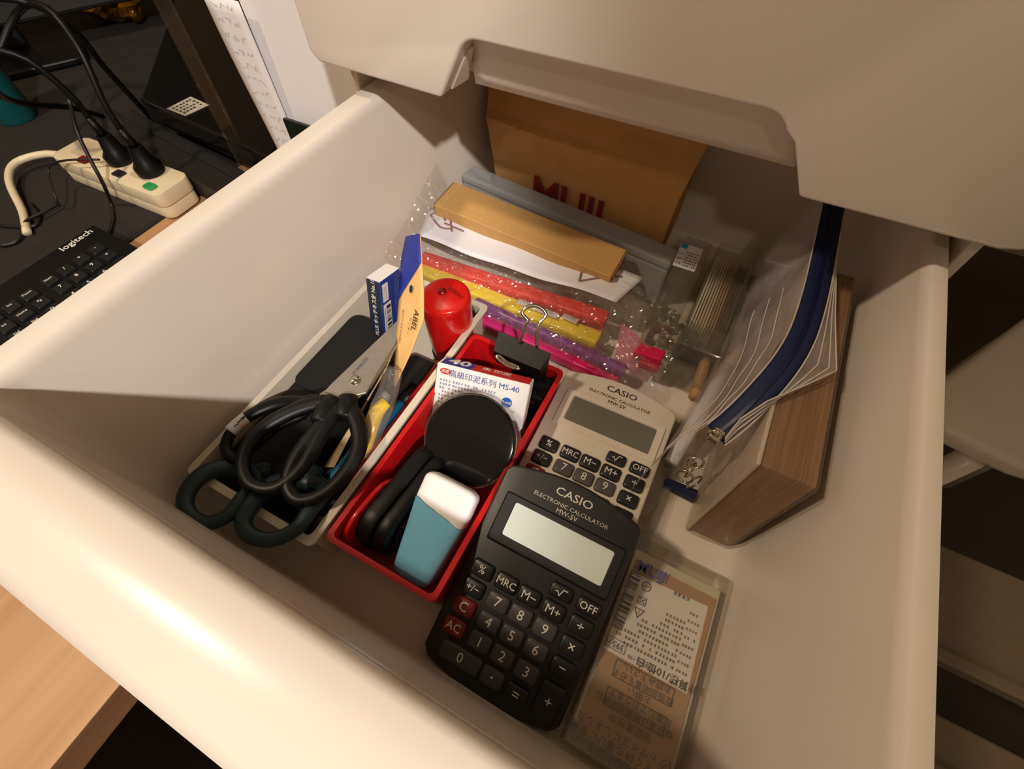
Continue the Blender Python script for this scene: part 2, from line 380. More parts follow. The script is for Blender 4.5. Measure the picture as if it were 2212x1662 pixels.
s1 = scissors('scissors', 'large black-handled scissors with steel blades on top in white tray',
    [[(700, 870, 0), (630, 890, 0), (560, 930, -.001), (522, 985, -.002), (535, 1040, -.002), (590, 1052, -.002), (650, 1010, -.001), (690, 945, 0), (722, 890, 0)],
     [(742, 880, 0), (690, 925, 0), (640, 985, -.001), (618, 1040, -.002), (638, 1075, -.003), (690, 1065, -.003), (745, 1020, -.002), (775, 965, -.001), (770, 910, 0)]],
    [[(724, 862, 0), (705, 888, 0), (690, 915, 0)], [(752, 858, 0), (748, 885, 0), (742, 905, 0)]], ZS, .0042, BLACKP,
    [[(700, 845), (718, 826), (860, 690), (905, 640), (892, 672), (790, 848), (740, 862)], [(725, 850), (780, 800), (905, 650), (912, 660), (800, 835), (760, 868)]], (765, 818), (-.16, .09, .04))
text('STAINLESS', .0032, INKG, s1, frame(P(778, 790, ZS - .0008), P(800, 770, ZS) - P(770, 805, ZS), (-1, .3, 0)), 'engraving', w=True)
ZT = .050
s2 = scissors('scissors', 'black-handled scissors with a white name sticker on its ring',
    [[(655, 872, 0), (600, 872, 0), (545, 895, 0), (500, 930, -.001), (482, 965, -.003), (505, 985, -.004), (555, 950, -.002), (600, 915, -.001), (650, 895, 0)]],
    [[(690, 860, -.002), (660, 875, 0), (640, 885, 0)]], ZT, .0036, BLACKP, [[(672, 868), (690, 850), (720, 830), (735, 835), (700, 868)]], None, (-.19, .05, .03))
b = tube([(*P(u, v, ZT).xy, ZT) for u, v in ((533, 903), (515, 916), (497, 933))], .0042, 12, False, 3, .85, (0, 0, 1))
st = fin('name_sticker', b, PAPERW, s2, smooth=True, w=True)
for u, v, l in ((520, 905, .004), (512, 914, .005), (505, 922, .003)):
    p = P(u, v, ZT + .0038); fin('sticker_mark', tube([p, p + Vector((.0006, l * .6, .0)), p + Vector((.001, l, -.0004))], .00028, 4, k=2), INK, s2, w=True)
p = P(526, 920, ZT + .003); b = cyl(.0009, 0, .0004, 10); bmesh.ops.transform(b, matrix=tr(*p), verts=b.verts); fin('sticker_dot', b, mat('ink_orange', (196, 96, 40), .6), s2, w=True)
TEAL = mat('dark_teal_plastic', (18, 44, 52), .45, var=.08)
ZV = .049
s3 = scissors('scissors', 'dark teal-handled scissors with both rings over the tray front edge',
    [[(470, 1005, -.004), (432, 1030, 0), (405, 1070, .001), (408, 1110, .001), (445, 1132, .001), (495, 1115, .001), (525, 1075, 0), (540, 1040, -.006), (520, 1005, -.012)],
     [(575, 1040, -.006), (548, 1085, 0), (528, 1125, .001), (540, 1155, .001), (585, 1168, .001), (640, 1145, .001), (672, 1100, 0), (690, 1050, -.008), (640, 1020, -.014)]],
    [[(520, 1010, -.012), (560, 985, -.020)], [(640, 1022, -.014), (650, 985, -.020)]], ZV, .0044, TEAL,
    [[(655, 960), (690, 905), (760, 800), (780, 790), (700, 930)]], None, (-.17, .03, .03))
# things in the white tray below the scissors
t = thing('pouch', 'black fabric pouch along the left side of white tray', 'pouch', (-.19, .09, .003))
fin('pouch_body', prism(rr2(-.2122, -.1660, .0125, .1535, .006), .0028, .0355, .004, 3), BLACKM, t, w=True, auto=40)
fin('pouch_flap', prism(rr2(-.2118, -.1665, .085, .153, .006), .0357, .0375, .0008, 2), BLACKM, t, w=True)
t = thing('dark_filler', 'flat black filler added to darken the white tray beside pouch', 'case', (-.147, .09, .003))  # added black layer that darkens the tray interior
fin('filler_lower', prism(rr2(-.1650, -.1298, .0125, .1535, .005), .0028, .0095, .002, 2), BLACKM, t, w=True, auto=40)
fin('filler_upper', prism(rr2(-.1648, -.1300, .0127, .1533, .005), .0098, .0178, .002, 2), BLACKM, t, w=True, auto=40)
t = thing('pen', 'thin blue pen seen through the scissor rings', 'pen', (-.15, .05, .003))
BLUEP = mat('bright_blue_plastic', (20, 110, 150), .3)
pa, pb = Vector((-.152, .020, .0232)), Vector((-.143, .110, .0232))
fin('barrel', tube([pa, pb], .004, 12, k=1), BLUEP, t, w=True, smooth=True)
fin('cap', tube([pb + (pa - pb) * .0, pb + (pb - pa) * .16], .0045, 12, k=1), BLACKP, t, w=True, smooth=True)

# staple box
NAVY = mat('navy_print', (26, 34, 58), .45, coat=.2); BLUE = mat('blue_print', (24, 62, 150), .35, coat=.3)
a = P(790, 600, .082); c = Vector((.0005, -.016, -.040)); xdir = Vector((1, .05, 0)); L = c.length
M = frame(a, xdir, Vector((0, .9, -.25)))
t = thing('staple_box', 'small blue and navy box of staples standing in white tray', 'box', M)
W_, D_ = .0108, .0225
fin('carton', box(0, W_, 0, D_, -L, 0, .0004, 1), BLUE, t)
flat([(0.0002, .0002), (W_ - .0002, .0002), (W_ - .0002, D_ - .0002), (.0002, D_ - .0002)], PAPERW, t, tr(0, 0, .00005), 'end_flap')
SM = frame((0, -.0001, 0), (0, 0, 1), (-1, 0, 0))                # narrow side: text runs up
flat([(-L + .0003, -W_ + .0003), (-.0003, -W_ + .0003), (-.0003, -.0003), (-L + .0003, -.0003)], NAVY, t, SM, 'side_label')
text('PLUS ホッチキス針 No.10', .0040, INKW, t, SM @ tr(-L / 2, -W_ / 2, .0003), 'print', bold=.012)
FMm = frame((W_ + .0001, 0, 0), (0, 1, 0), (0, 0, 1))
flat(rr2(.0018, .0078, -.0165, -.0030, .0005), PAPERW, t, FMm, 'price_label')
fineprint([(-.0150, -.0045, .0062 - .0016 * i - .0010, .0009) for i in range(3)], INKG, t, FMm @ Matrix.Rotation(math.pi / 2, 4, 'Z') @ Matrix.Scale(-1, 4, (0, 1, 0)) @ tr(0, 0, .0003))
flat(rr2(.0018, .0100, -.0415, -.0185, .0003), PAPERW, t, FMm, 'barcode_label')
bars(-.0400, -.0200, -.0092, -.0045, INK, t, FMm @ frame((0, 0, .0003), (0, 1, 0), (-1, 0, 0)) @ Matrix.Scale(-1, 4, (0, 1, 0)) @ tr(0, -.0138, 0) @ tr(0, .0275, 0) if False else FMm @ frame((0, 0, .0003), (0, 1, 0), (-1, 0, 0)), 36)
fineprint([(-.039, -.021, -.0029, .0012)], INK, t, FMm @ frame((0, 0, .0003), (0, 1, 0), (-1, 0, 0)))
fineprint([(-.040, -.004, -.0195 + .0016 * i, .0009) for i in range(4)], mat('ink_paleblue', (120, 140, 190), .6), t, FMm @ frame((0, 0, .0003), (0, 1, 0), (-1, 0, 0)))

# hanging card pack with the yellow cutter
CREAM = mat('cream_card', (232, 186, 118), .55, var=.03)
t = thing('cutter_pack', 'cream and blue hang card pack with a yellow cutter in a blister', 'pack', (-.15, .12, .02))
def cardf(u, v):                                                  # u across, v from the blue top down
    la = [P(878, 512, .088), P(868, 560, .082), P(862, 640, .070), P(856, 720, .056), P(851, 800, .040), P(850, 832, .034)]
    ra = [P(908, 505, .100), P(911, 560, .094), P(915, 630, .084), P(915, 690, .074), P(886, 765, .056), P(853, 836, .036)]
    s = v * 5; i = min(4, int(s)); f = s - i
    return (la[i].lerp(la[i + 1], f)) * (1 - u) + (ra[i].lerp(ra[i + 1], f)) * u
fin('card', sheet(cardf, 6, 20, .0005), CREAM, t, w=True, smooth=True)
def lift(u, v):
    e = .004; n = (cardf(min(1, u + e), v) - cardf(max(0, u - e), v)).cross(cardf(u, min(1, v + e)) - cardf(u, max(0, v - e))).normalized()
    if n.dot(CAM - cardf(u, v)) < 0: n = -n
    return n
fin('blue_top', sheet(lambda u, v: cardf(u, v * (.42 - .20 * u)) + lift(u, v * (.42 - .20 * u)) * .0007, 6, 10, .0002), mat('royal_blue_print', (28, 46, 150), .5), t, w=True, smooth=True)
def on_card(u, v, right, up): 
    n = lift(u, v); p = cardf(u, v) + n * .0009; x = Vector(right); x = (x - n * x.dot(n)).normalized(); y = n.cross(x)
    return Matrix((x, y, n)).transposed().to_4x4(), p
for body, sz, u, v, bo in (('ABEL', .0062, .72, .58, .01), ('カッター', .0030, .52, .60, .0), ('SELECT STATIONERY', .0024, .22, .58, .0)):
    M3, p = on_card(u, v, cardf(u, min(1, v + .05)) - cardf(u, v), None); M3.translation = p
    text(body, sz, INK, t, M3, 'print', bold=bo, w=True, shear=.2 if body == 'ABEL' else 0)
M3, p = on_card(.55, .375, (0, -1, 0), None); M3.translation = p
b = cyl(.0016, 0, .0003, 16); bmesh.ops.transform(b, matrix=M3 @ Matrix.Diagonal((1.6, 1, 1, 1)), verts=b.verts); fin('hang_hole', b, NAVY, t, w=True)
YEL = mat('yellow_plastic', (238, 196, 20), .35, var=.03)
ya = [P(835, 868, .040), P(815, 890, .038), P(800, 925, .034), P(788, 965, .028), P(778, 1000, .020)]
cu = fin('cutter', tube(ya, lambda s: .0040 + .0012 * math.sin(3 * s), 10, False, 4, .55, (.3, .2, 1)), YEL, t, smooth=True, w=True)
fin('cutter_slider', tube([P(838, 850, .042), P(828, 862, .041)], .0034, 10, k=2), mat('grey_plastic', (120, 118, 112), .25), t, smooth=True, w=True)
bl = [P(850, 800, .046), P(840, 840, .046), P(825, 880, .044), P(805, 930, .040), P(785, 985, .030)]
fin('blister', tube(bl, lambda s: .0072 - .002 * abs(s - .5), 12, False, 4, .75, (.3, .2, 1)), FILM, t, smooth=True, w=True)
fin('backing_card', sheet(bil(P(855, 745, .035), P(833, 800, .034), P(700, 1010, .020), P(722, 1010, .018)), 4, 10, .0005), mat('cream_card_dim', (214, 188, 138), .5), t, w=True)

# red pencil sharpener drum
t = thing('sharpener', 'round red sharpener drum with a black base at white tray back', 'sharpener', (-.143, .176, .003))
REDG = mat('red_gloss_plastic', (205, 22, 20), .22, coat=.4)
fin('drum', lathe([(.0001, .006), (.0155, .006), (.0168, .020), (.0172, .060), (.0168, .0638), (.0158, .0652), (.0140, .0656), (.0001, .0658)], 40), REDG, t, auto=60)
fin('base', lathe([(.0001, .0), (.0160, .0), (.0170, .002), (.0170, .0058), (.0001, .0059)], 40), BLACKG, t, auto=50)
b = lathe([(.0001, 0), (.0032, 0), (.0028, .0012), (.0001, .0018)], 20); bmesh.ops.transform(b, matrix=tr(-.003, .001, .0656), verts=b.verts); fin('hole_plug', b, mat('dark_red', (120, 14, 12), .3), t, smooth=True)
text('FABER', .0048, mat('dark_red', (120, 14, 12), .3), t, tr(.0055, .0045, .0662) @ Matrix.Rotation(math.radians(165), 4, 'Z'), 'print', bold=.01)
t = thing('sharpener', 'black round sharpener behind the red one in white tray corner', 'sharpener', (-.1395, .1865, .003))
fin('drum', lathe([(.0001, .0), (.0095, .0), (.0100, .010), (.0100, .040), (.0085, .0435), (.0001, .0445)], 32), BLACKG, t, auto=60)
fin('collar', lathe([(.0101, .030), (.0104, .030), (.0104, .034), (.0101, .034)], 32), BLACKP, t)
t = thing('marker', 'red marker lying deep in the white tray beside the cutter', 'marker', (-.135, .10, .003))
fin('barrel', tube([(-.1345, .050, .0245), (-.1345, .115, .0245)], .0052, 12, k=1), REDG, t, w=True, smooth=True)
fin('cap', tube([(-.1345, .1152, .0245), (-.1345, .150, .0245)], .0056, 12, k=1), REDG, t, w=True, smooth=True)

# ------------------------------------------------------------------ red tray
# ink pad carton
tl, trr = P(945, 783, .060), P(1146, 833, .060); dn = Vector((.004, -.030, -.042))
M = frame(tl, trr - tl, -dn); wd_ = (trr - tl).length; hh = .050
t = thing('ink_pad_box', 'white carton with blue and red print leaning in red tray', 'box', M)
fin('carton', box(0, wd_, -hh, 0, -.0125, 0, .0005, 1), PAPERW, t)
TM = frame((0, .00005, 0), (1, 0, 0), (0, 0, -1))                 # top strip
flat([(.002, .001), (.022, .001), (.022, .0118), (.002, .0118)], INKB, t, TM, 'blue_panel')
flat([(.0221, .001), (wd_ - .001, .001), (wd_ - .001, .0118), (.0221, .0118)], INKR, t, TM, 'red_panel')
text('40', .0125, INKW, t, TM @ tr(.0125, .0075, .0003), 'print', bold=.03, sx=1.15)
text('朱 印泥', .0058, INKW, t, TM @ tr(.037, .0075, .0003), 'print', bold=.015)
text('高級印泥系列 MS-40', .0052, INKB, t, tr(.0315, -.0052, .0003), 'print')
b = cyl(1, 0, .0002, 28); bmesh.ops.transform(b, matrix=tr(.0060, -.0045, .0001) @ Matrix.Diagonal((.0036, .0020, 1, 1)), verts=b.verts); fin('logo', b, INKR, t)
text('印泥', .0024, INKW, t, tr(.0060, -.0045, .0005), 'print', bold=.02)
fineprint([(.0115, .0415 - random.uniform(0, .006), -.0105 - .0026 * i, .0018) for i in range(6)] + [(.003, .0095, -.0105 - .0026 * i, .0018) for i in range(10)] , mat('ink_softblue', (110, 126, 178), .6), t, tr(0, 0, .0003))
b = cyl(.0034, 0, .0002, 28); bmesh.ops.transform(b, matrix=tr(.0480, -.0150, .0001), verts=b.verts); fin('badge', b, mat('badge_blue', (30, 92, 176), .5), t)
text('RoHS', .0026, INKW, t, tr(.0480, -.0150, .0005), 'print', bold=.015)
fineprint([(.043, .0535, -.0203, .0015), (.043, .0535, -.0225, .0015)], mat('ink_softblue', (110, 126, 178), .6), t, tr(0, 0, .0003))
text('CE', .0052, INKB, t, tr(.0495, -.0275, .0003), 'print')
text('g1', .0030, INKB, t, tr(.0520, -.0355, .0003), 'print')
# ink pad tin
ctr = P(1013, 952, .048); nn = (CAM - ctr).normalized() + Vector((-.02, -.15, -.16)); nn.normalize()
xx = Vector((1, .12, 0)); M = frame(ctr, xx, nn.cross(xx))
t = thing('ink_pad', 'round black ink pad tin with clear rim leaning on carton', 'ink pad', M)
fin('tin', lathe([(.0001, -.012), (.0268, -.012), (.0276, -.0095), (.0276, -.0012), (.0268, 0), (.0250, .0002), (.0001, .0002)], 64), BLACKG, t, auto=40)
fin('clear_rim', lathe([(.0284, -.0128), (.0289, -.0128), (.0289, -.0012), (.0284, -.0012), (.0284, -.0128)], 64), CLEARB, t, auto=40)
fin('foil_band', lathe([(.0279, -.0120), (.02815, -.0120), (.02815, -.0040), (.0279, -.0040), (.0279, -.0120)], 64), mat('silver_foil', (170, 168, 166), .2, metal=.9), t, auto=40)
# eraser with white cap
SKY = mat('sky_blue_plastic', (118, 194, 226), .45, var=.03); ERW = mat('white_rubber', (238, 236, 234), .5, var=.02)
e0 = (P(935, 1020, .046) + P(1048, 1075, .046)) / 2; e1 = (P(852, 1232, .016) + P(925, 1278, .016)) / 2
M = frame(e1, (1, .0, 0), e0 - e1); LE = (e0 - e1).length
t = thing('eraser', 'sky blue eraser holder with white wavy-edged cap in red tray', 'eraser', M)
NA = 40
def epoint(a, s):
    w0 = .0118 + (.0172 - .0118) * min(1, s / .75); th = .0068 - .0008 * s
    end = 1.0
    if s > .93: end = math.sqrt(max(0, 1 - ((s - .93) / .07) ** 2)) * .25 + .75
    if s < .12: end = math.sqrt(max(0, 1 - ((.12 - s) / .12) ** 2)) * .4 + .6
    ca, sa = math.cos(a), math.sin(a); q = lambda c: math.copysign(abs(c) ** .45, c)
    return Vector((w0 * end * q(ca), s * LE, th * (end if s > .5 else end) * q(sa)))
def wave(a): return .70 - .045 * math.sin(2.2 * math.cos(a)) if math.sin(a) >= 0 else .70 + .045 * math.sin(-2.2 * math.cos(a))
def erings(f0, f1, n): return [[epoint(2 * math.pi * i / NA, f0(2 * math.pi * i / NA) + (f1(2 * math.pi * i / NA) - f0(2 * math.pi * i / NA)) * j / n) for i in range(NA)] for j in range(n + 1)]
fin('holder', loft(erings(lambda a: 0, wave, 14)), SKY, t, auto=60)
rg = erings(wave, lambda a: 1.0, 14)
fin('cap', loft([[Vector((p.x * .985, p.y + .0003, p.z * .97)) for p in r] for r in rg]), ERW, t, auto=60)
# small black and red stapler
t = thing('mini_stapler', 'small black stapler with a red base standing in red tray', 'stapler', (-.107, .05, .003))
sp0, sp1 = P(905, 985, .042), P(770, 1165, .036)
dd = (sp1 - sp0); ln = dd.length; M = frame(sp1, (dd.x, dd.y, 0), Vector((0, 0, 1)))
M = frame(Vector((-.1135, .0205, .0032)), (.10, 1, .02), (0, 0, 1)); INV['x'] = Identity = Matrix()
def slab(z0, z1, l0, l1, h, bev=.002): 
    b = prism(rr2(l0, l1, 0, h, h * .42, 6), z0, z1, bev, 2); bmesh.ops.transform(b, matrix=M, verts=b.verts); return b
fin('red_base', slab(-.0034, -.0002, -.003, .042, .0405, .0012), REDG, t, w=True, auto=40)
fin('lower_shell', slab(0, .0105, .003, .073, .0385), BLACKP, t, w=True, auto=40)
fin('upper_shell', slab(.0107, .0190, .005, .072, .0375), BLACKP, t, w=True, auto=40)
fin('spine', slab(.0191, .0215, .012, .060, .030, .001), BLACKM, t, w=True, auto=40)
# binder clip on the back wall
t = thing('binder_clip', 'black binder clip with raised wire handle at red tray back', 'clip', (-.08, .163, .02))
A, B, C_, D = P(1078, 716, .066), P(1190, 764, .066), P(1166, 800, .060), P(1066, 758, .060)
t0 = .0008; low = Vector((0, .002, -.022))
b = loft([[A, D, (A + D) / 2 + low + Vector((0, -.003, 0)), (A + D) / 2 + low + Vector((0, .001, 0))], [B, C_, (B + C_) / 2 + low + Vector((0, -.003, 0)), (B + C_) / 2 + low + Vector((0, .001, 0))]])
bevel(b, .0007, 2); fin('spring_body', b, BLACKP, t, w=True)
hz = .066
hp = [P(1121, 740, .066), P(1126, 728, .070), P(1136, 700, .078), P(1140, 692, .080), P(1128, 676, .083), P(1142, 662, .086), P(1165, 663, .086), P(1180, 680, .083), P(1166, 697, .080), P(1160, 715, .076), P(1160, 750, .067)]
fin('wire_handle', tube(hp, .0011, 8), CHROME, t, smooth=True, w=True)
hp = [P(1078, 768, .058), P(1095, 782, .057), P(1118, 792, .056), P(1120, 797, .056), P(1096, 790, .056), P(1074, 774, .057)]
fin('wire_handle', tube(hp, .0011, 8, True), CHROME, t, smooth=True, w=True)
t = thing('stamp_pad', 'black stamp pad box standing behind the carton in red tray', 'stamp pad', (-.07, .15, .003))
fin('pad_case', box(-.0845, -.0555, .1475, .1660, .0030, .0330, .002), BLACKM, t, w=True)
fin('pad_lid', box(-.0850, -.0550, .1470, .1665, .0332, .0400, .002), BLACKP, t, w=True)
t = thing('key_ring', 'small metal key ring with beige tag beside the ink pad', 'key ring', (-.105, .09, .004))
kc = P(913, 988, .034)
fin('ring', tube([kc + Vector((.005 * math.cos(a), .005 * math.sin(a), .003 * math.sin(a))) for a in [i * math.pi / 4 for i in range(8)]], .0007, 8, True), CHROME, t, smooth=True, w=True)
b = prism(rr2(kc.x - .003, kc.x + .004, kc.y + .004, kc.y + .013, .002), kc.z - .002, kc.z - .0005, .0004); fin('tag', b, mat('beige_tag', (206, 168, 130), .5), t, w=True)
# ------------------------------------------------------------------ calculators
KEYS = [('%', -27.6, 52.6, 'f'), ('MRC', -13, 52.6, 'f'), ('M−', .5, 52.3, 'f'), ('√', 14.4, 62, 'f'), ('OFF', 29.7, 61.9, 'f'), ('+/−', -28, 42, 'f'),
        ('7', -13, 42, 'n'), ('8', .5, 42, 'n'), ('9', 14.4, 42, 'n'), ('M+', 14.4, 52, 'f'), ('÷', 29.7, 51.8, 'f'), ('C', -28.4, 31.4, 'r'), ('4', -13, 31, 'n'),
        ('5', .5, 31, 'n'), ('6', 14.4, 31, 'n'), ('×', 29.7, 41, 'f'), ('AC', -28.7, 20.2, 'r'), ('1', -13, 20.2, 'n'), ('2', .5, 20.0, 'n'), ('3', 14.5, 19.6, 'n'),
        ('−', 29.7, 30, 'f'), ('0', -18.8, 8.6, 'n'), ('·', 0, 8.4, 'n'), ('=', 14.2, 7.6, 'f'), ('+', 29.8, 12.8, 'f')]
def calculator(label, M, bodym, framem, textm, lcdm, numm, fnm, redm):
    t = thing('calculator', label, 'calculator', M)
    mm = .001
    pts = [(-.0395, .0050)]
    n = 10
    pts = [(-.0355, .0000)] + [(-.0355 + .071 * i / n, -.0045 * math.sin(math.pi * i / n)) for i in range(1, n)] + [(.0355, .0000), (.0395, .0045)]
    pts += [(.0395, .106), (.0375, .1095)] + [(.0355 - .071 * i / n, .1105 + .0055 * math.sin(math.pi * i / n)) for i in range(n + 1)] + [(-.0375, .1095), (-.0395, .106), (-.0395, .0045)]
    fin('body', prism(pts, -.0095, 0, .0013, 3), bodym, t, auto=45)
    # display surround: sloped frame rising round the window
    R = []
    for (x0, x1, y0, y1, z) in ((-.0335, .0365, .0680, .0962, -.0001), (-.0325, .0355, .0695, .0955, .0014), (-.0270, .0318, .0732, .0930, .0014), (-.0264, .0311, .0738, .0924, .0004)):
        R.append([(p[0], p[1], z) for p in rr2(x0, x1, y0, y1, .0012, 3)])
    fin('display_frame', loft(R, False, False), framem, t)
    flat([(-.0264, .0738), (.0311, .0738), (.0311, .0924), (-.0264, .0924)], lcdm, t, tr(0, 0, .0003), 'display')
    text('CASIO', .0062, textm, t, tr(.0012, .1080, .0003), 'print', bold=.006, sx=1.2)
    text('ELECTRONIC CALCULATOR', .0030, textm, t, tr(.0016, .1018, .0003), 'print', sx=1.13)
    text('MW-5V', .0038, textm, t, tr(.0010, .0983, .0003), 'print')
    for s, x, y, k in KEYS:
        w_, h_ = (.0235, .0090) if s == '0' else ((.0122, .0180) if s == '+' else (.0122, .0088))
        if s in '√OFF': h_ = .0075
        b = loft([[(p[0], p[1], z) for p in rrect(w_ - 2 * d, h_ - 2 * d, .0018, 3)] for d, z in ((-.0002, -.0004), (0, .0012), (.0003, .0018), (.0010, .0021))])
        ko = fin('key', b, {'f': fnm, 'n': numm, 'r': redm}[k], t, auto=50); ko.location = (x * mm, y * mm, 0)
        sz = {1: .0072, 2: .0062, 3: .0054}[len(s)]
        if s in '%√': sz = .0058
        if s == '·': sz = .011
        if s == '√': outline([(-.0026, -.0002), (-.0016, .0002), (-.0004, -.0018), (.0010, .0018), (.0030, .0018)], .0005, INKW, ko, tr(0, 0, .00225), name='legend', closed=False)
        else: text(s, sz, INKW, ko, tr(0, 0, .00225), 'legend')
    return t
GR = mat('calc_black', (26, 26, 29), .42, var=.06, bump=.05, bscale=1500)
NUMG = mat('key_grey', (66, 64, 68), .4, var=.04); FNB = mat('key_black', (24, 25, 28), .35, var=.04); KRED = mat('key_red', (120, 24, 32), .4, var=.04)
LCDB = mat('lcd_reflection', (222, 234, 230), .3, var=.01, coat=.3); LCDG = mat('lcd_grey', (104, 104, 94), .16, var=.01, coat=.4)  # pale tone of the black calculator's display is a painted ceiling reflection
Vb = Vector((0, .1026, .043))
cb = calculator('black pocket calculator whose blank display is painted pale as a reflection, nearest the drawer front', frame((-.0116, -.0075, .0125), (1, 0, 0), Vb), GR, GR, mat('print_silver', (200, 194, 182), .45), LCDB, NUMG, FNB, KRED)
CW = mat('calc_white', (216, 206, 190), .42, var=.02)
cw = calculator('white pocket calculator with a dark grey display behind the black one', frame((-.0120, .0762, .0215), (.9998, .015, .0), (-.0157, .9974, .0707)), CW, CW, mat('print_dark', (44, 42, 44), .5), LCDG, mat('key_warmgrey', (84, 78, 80), .4, var=.04), mat('key_dark', (34, 35, 40), .35, var=.04), mat('key_red', (120, 24, 32), .4))
t = thing('clear_case', 'flat clear plastic case under the white calculator', 'case', (0, .13, .0008))
fin('case_base', box(-.046, .040, .080, .2000, .0008, .0080, .001), CLEARB, t, w=True)
fin('case_lid', box(-.0465, .0405, .0795, .2005, .0081, .0100, .0006), CLEARB, t, w=True)

# calculator package at the front right
t = thing('calculator_package', 'clear box with brown card and white barcode sticker, right of black calculator', 'package', (.058, .045, .0012))
x0, x1, y0, y1, zt = .0305, .0845, -.0070, .1035, .0195
def shell(x0, x1, y0, y1, z0, z1, wall, open_top=False):
    b = box(x0, x1, y0, y1, z0, z1, .0012, 2); i = box(x0 + wall, x1 - wall, y0 + wall, y1 - wall, z0 + wall, z1 - wall, .0008, 1)
    bmesh.ops.reverse_faces(i, faces=i.faces)
    me = bpy.data.meshes.new('tmp'); i.to_mesh(me); i.free(); b.from_mesh(me); bpy.data.meshes.remove(me); return b
def addshell(name, b, m, t):
    me = bpy.data.meshes.new(name); bmesh.ops.transform(b, matrix=INV[t.name], verts=b.verts); b.to_mesh(me); b.free(); return link(name, me, m, t)
addshell('clear_shell', shell(x0, x1, y0, y1, .0012, zt, .0005), CLEARB, t)
zc = .0165
BRN = mat('brown_card', (176, 138, 96), .7, var=.03)
fin('brown_card', box(.0345, .0805, -.0005, .0900, zc - .0006, zc, 0), BRN, t, w=True)
fin('white_insert', box(.0325, .0825, .0030, .0960, .0030, zc - .0012, .0008), mat('insert_white', (210, 200, 184), .5), t, w=True)
zs = zc + .0002
stq = [P(1367, 1236, zs), P(1530, 1311, zs), P(1484, 1500, zs), P(1304, 1401, zs)]
fin('sticker', prism([(p.x, p.y) for p in stq], zc, zc + .00015), PAPERW, t, w=True)
zp = zc + .0004
UD = lambda u, v, z=zp: frame(P(u, v, z), (-1, -.03, 0), (.03, -1, 0))       # printed upside down for us
UDr = lambda u, v, z=zp: frame(P(u, v, z), (0.0, -1, 0), (1, 0, 0))
text('計算機/10位.白', .0050, INK, t, UD(1440, 1460), 'print', bold=.012, w=True)
text('395元', .0044, INK, t, UD(1327, 1391), 'print', bold=.006, w=True)
outline([(-.0062, -.0026), (.0062, -.0026), (.0062, .0026), (-.0062, .0026)], .0003, INK, t, UD(1327, 1391), w=True)
text('型號BO-198', .0028, INKG, t, UD(1385, 1432), 'print', w=True)
text('4547315007882', .0042, INK, t, UDr(1346, 1283), 'print', w=True)
bars(-.017, .019, -.0030, .0030, INK, t, UDr(1358, 1286), 56, w=True)
rows = []
for i in range(9): rows.append((.008, .040 - random.uniform(0, .012) - (.012 if i > 5 else 0), -.0040 - i * .0029, .0017))
fineprint(rows, INK, t, UD(1484, 1480) , w=True)
fineprint([(.001, .0065, -.0040 - i * .0042, .0015) for i in range(8)], INK, t, UD(1484, 1480), w=True)
fineprint([(0, .009, 0, .0022)], INK, t, UD(1490, 1297), w=True)
M3 = UD(1397, 1268)
outline([(.0024 * math.cos(i * math.pi / 10), .0024 * math.sin(i * math.pi / 10)) for i in range(20)], .0004, INK, t, M3, w=True, name='symbol')
outline([(-.0012, 0), (.0012, 0)], .0005, INK, t, M3, w=True, name='symbol', closed=False)
M3 = UD(1387, 1299)
outline([(-.0022, -.0020), (.0022, -.0020), (.0022, .0020), (-.0022, .0020)], .0004, INK, t, M3, w=True, name='symbol')
for q in ((-.0010, -.0009), (.0010, -.0009), (0, 0), (-.0010, .0009), (.0010, .0009)): flat([(q[0] - .0005, q[1] - .0004), (q[0] + .0005, q[1] - .0004), (q[0] + .0005, q[1] + .0004), (q[0] - .0005, q[1] + .0004)], INK, t, M3, 'symbol', w=True)
M3 = UD(1379, 1325)
outline([(-.0026, -.0022), (.0026, -.0022), (0, .0024)], .0005, INK, t, M3, w=True, name='symbol'); text('5', .0026, INK, t, M3 @ tr(0, -.0006, 0), 'print', w=True)
fq = [P(1333, 1424, zp), P(1458, 1490, zp), P(1448, 1528, zp), P(1322, 1459, zp)]
outline([(p.x, p.y) for p in fq], .0004, INK, t, tr(0, 0, zp), w=True)
fq = [P(1314, 1482, zp), P(1441, 1552, zp), P(1431, 1592, zp), P(1303, 1521, zp)]
outline([(p.x, p.y) for p in fq], .0004, INK, t, tr(0, 0, zp), w=True)
INKD = mat('ink_brown', (58, 44, 34), .7)
for s, u, v, z_ in (('お読み下さい。', 1392, 1463, .0040), ('取扱説明書を必ず', 1388, 1483, .0040), ('お願い', 1381, 1502, .0040), ('記載しております。', 1374, 1523, .0040), ('保証書は取扱説明書に', 1368, 1543, .0040),
                    ('保証書在中', 1361, 1571, .0044), ('コンパクトサイズにしました。', 1362, 1608, .0046), ('操作しやすく持ち運びに便利な', 1350, 1628, .0046), ('ボタンの配置を組み替え、片手で', 1338, 1650, .0046)):
    text(s, z_, INKD, t, UD(u, v), 'print', w=True)
text('MUJI', .0085, mat('ink_violet', (92, 92, 158), .6), t, frame(P(1408, 1236, zt + .0003), (1, .03, 0), (-.03, 1, 0)), 'print', bold=.02, w=True)

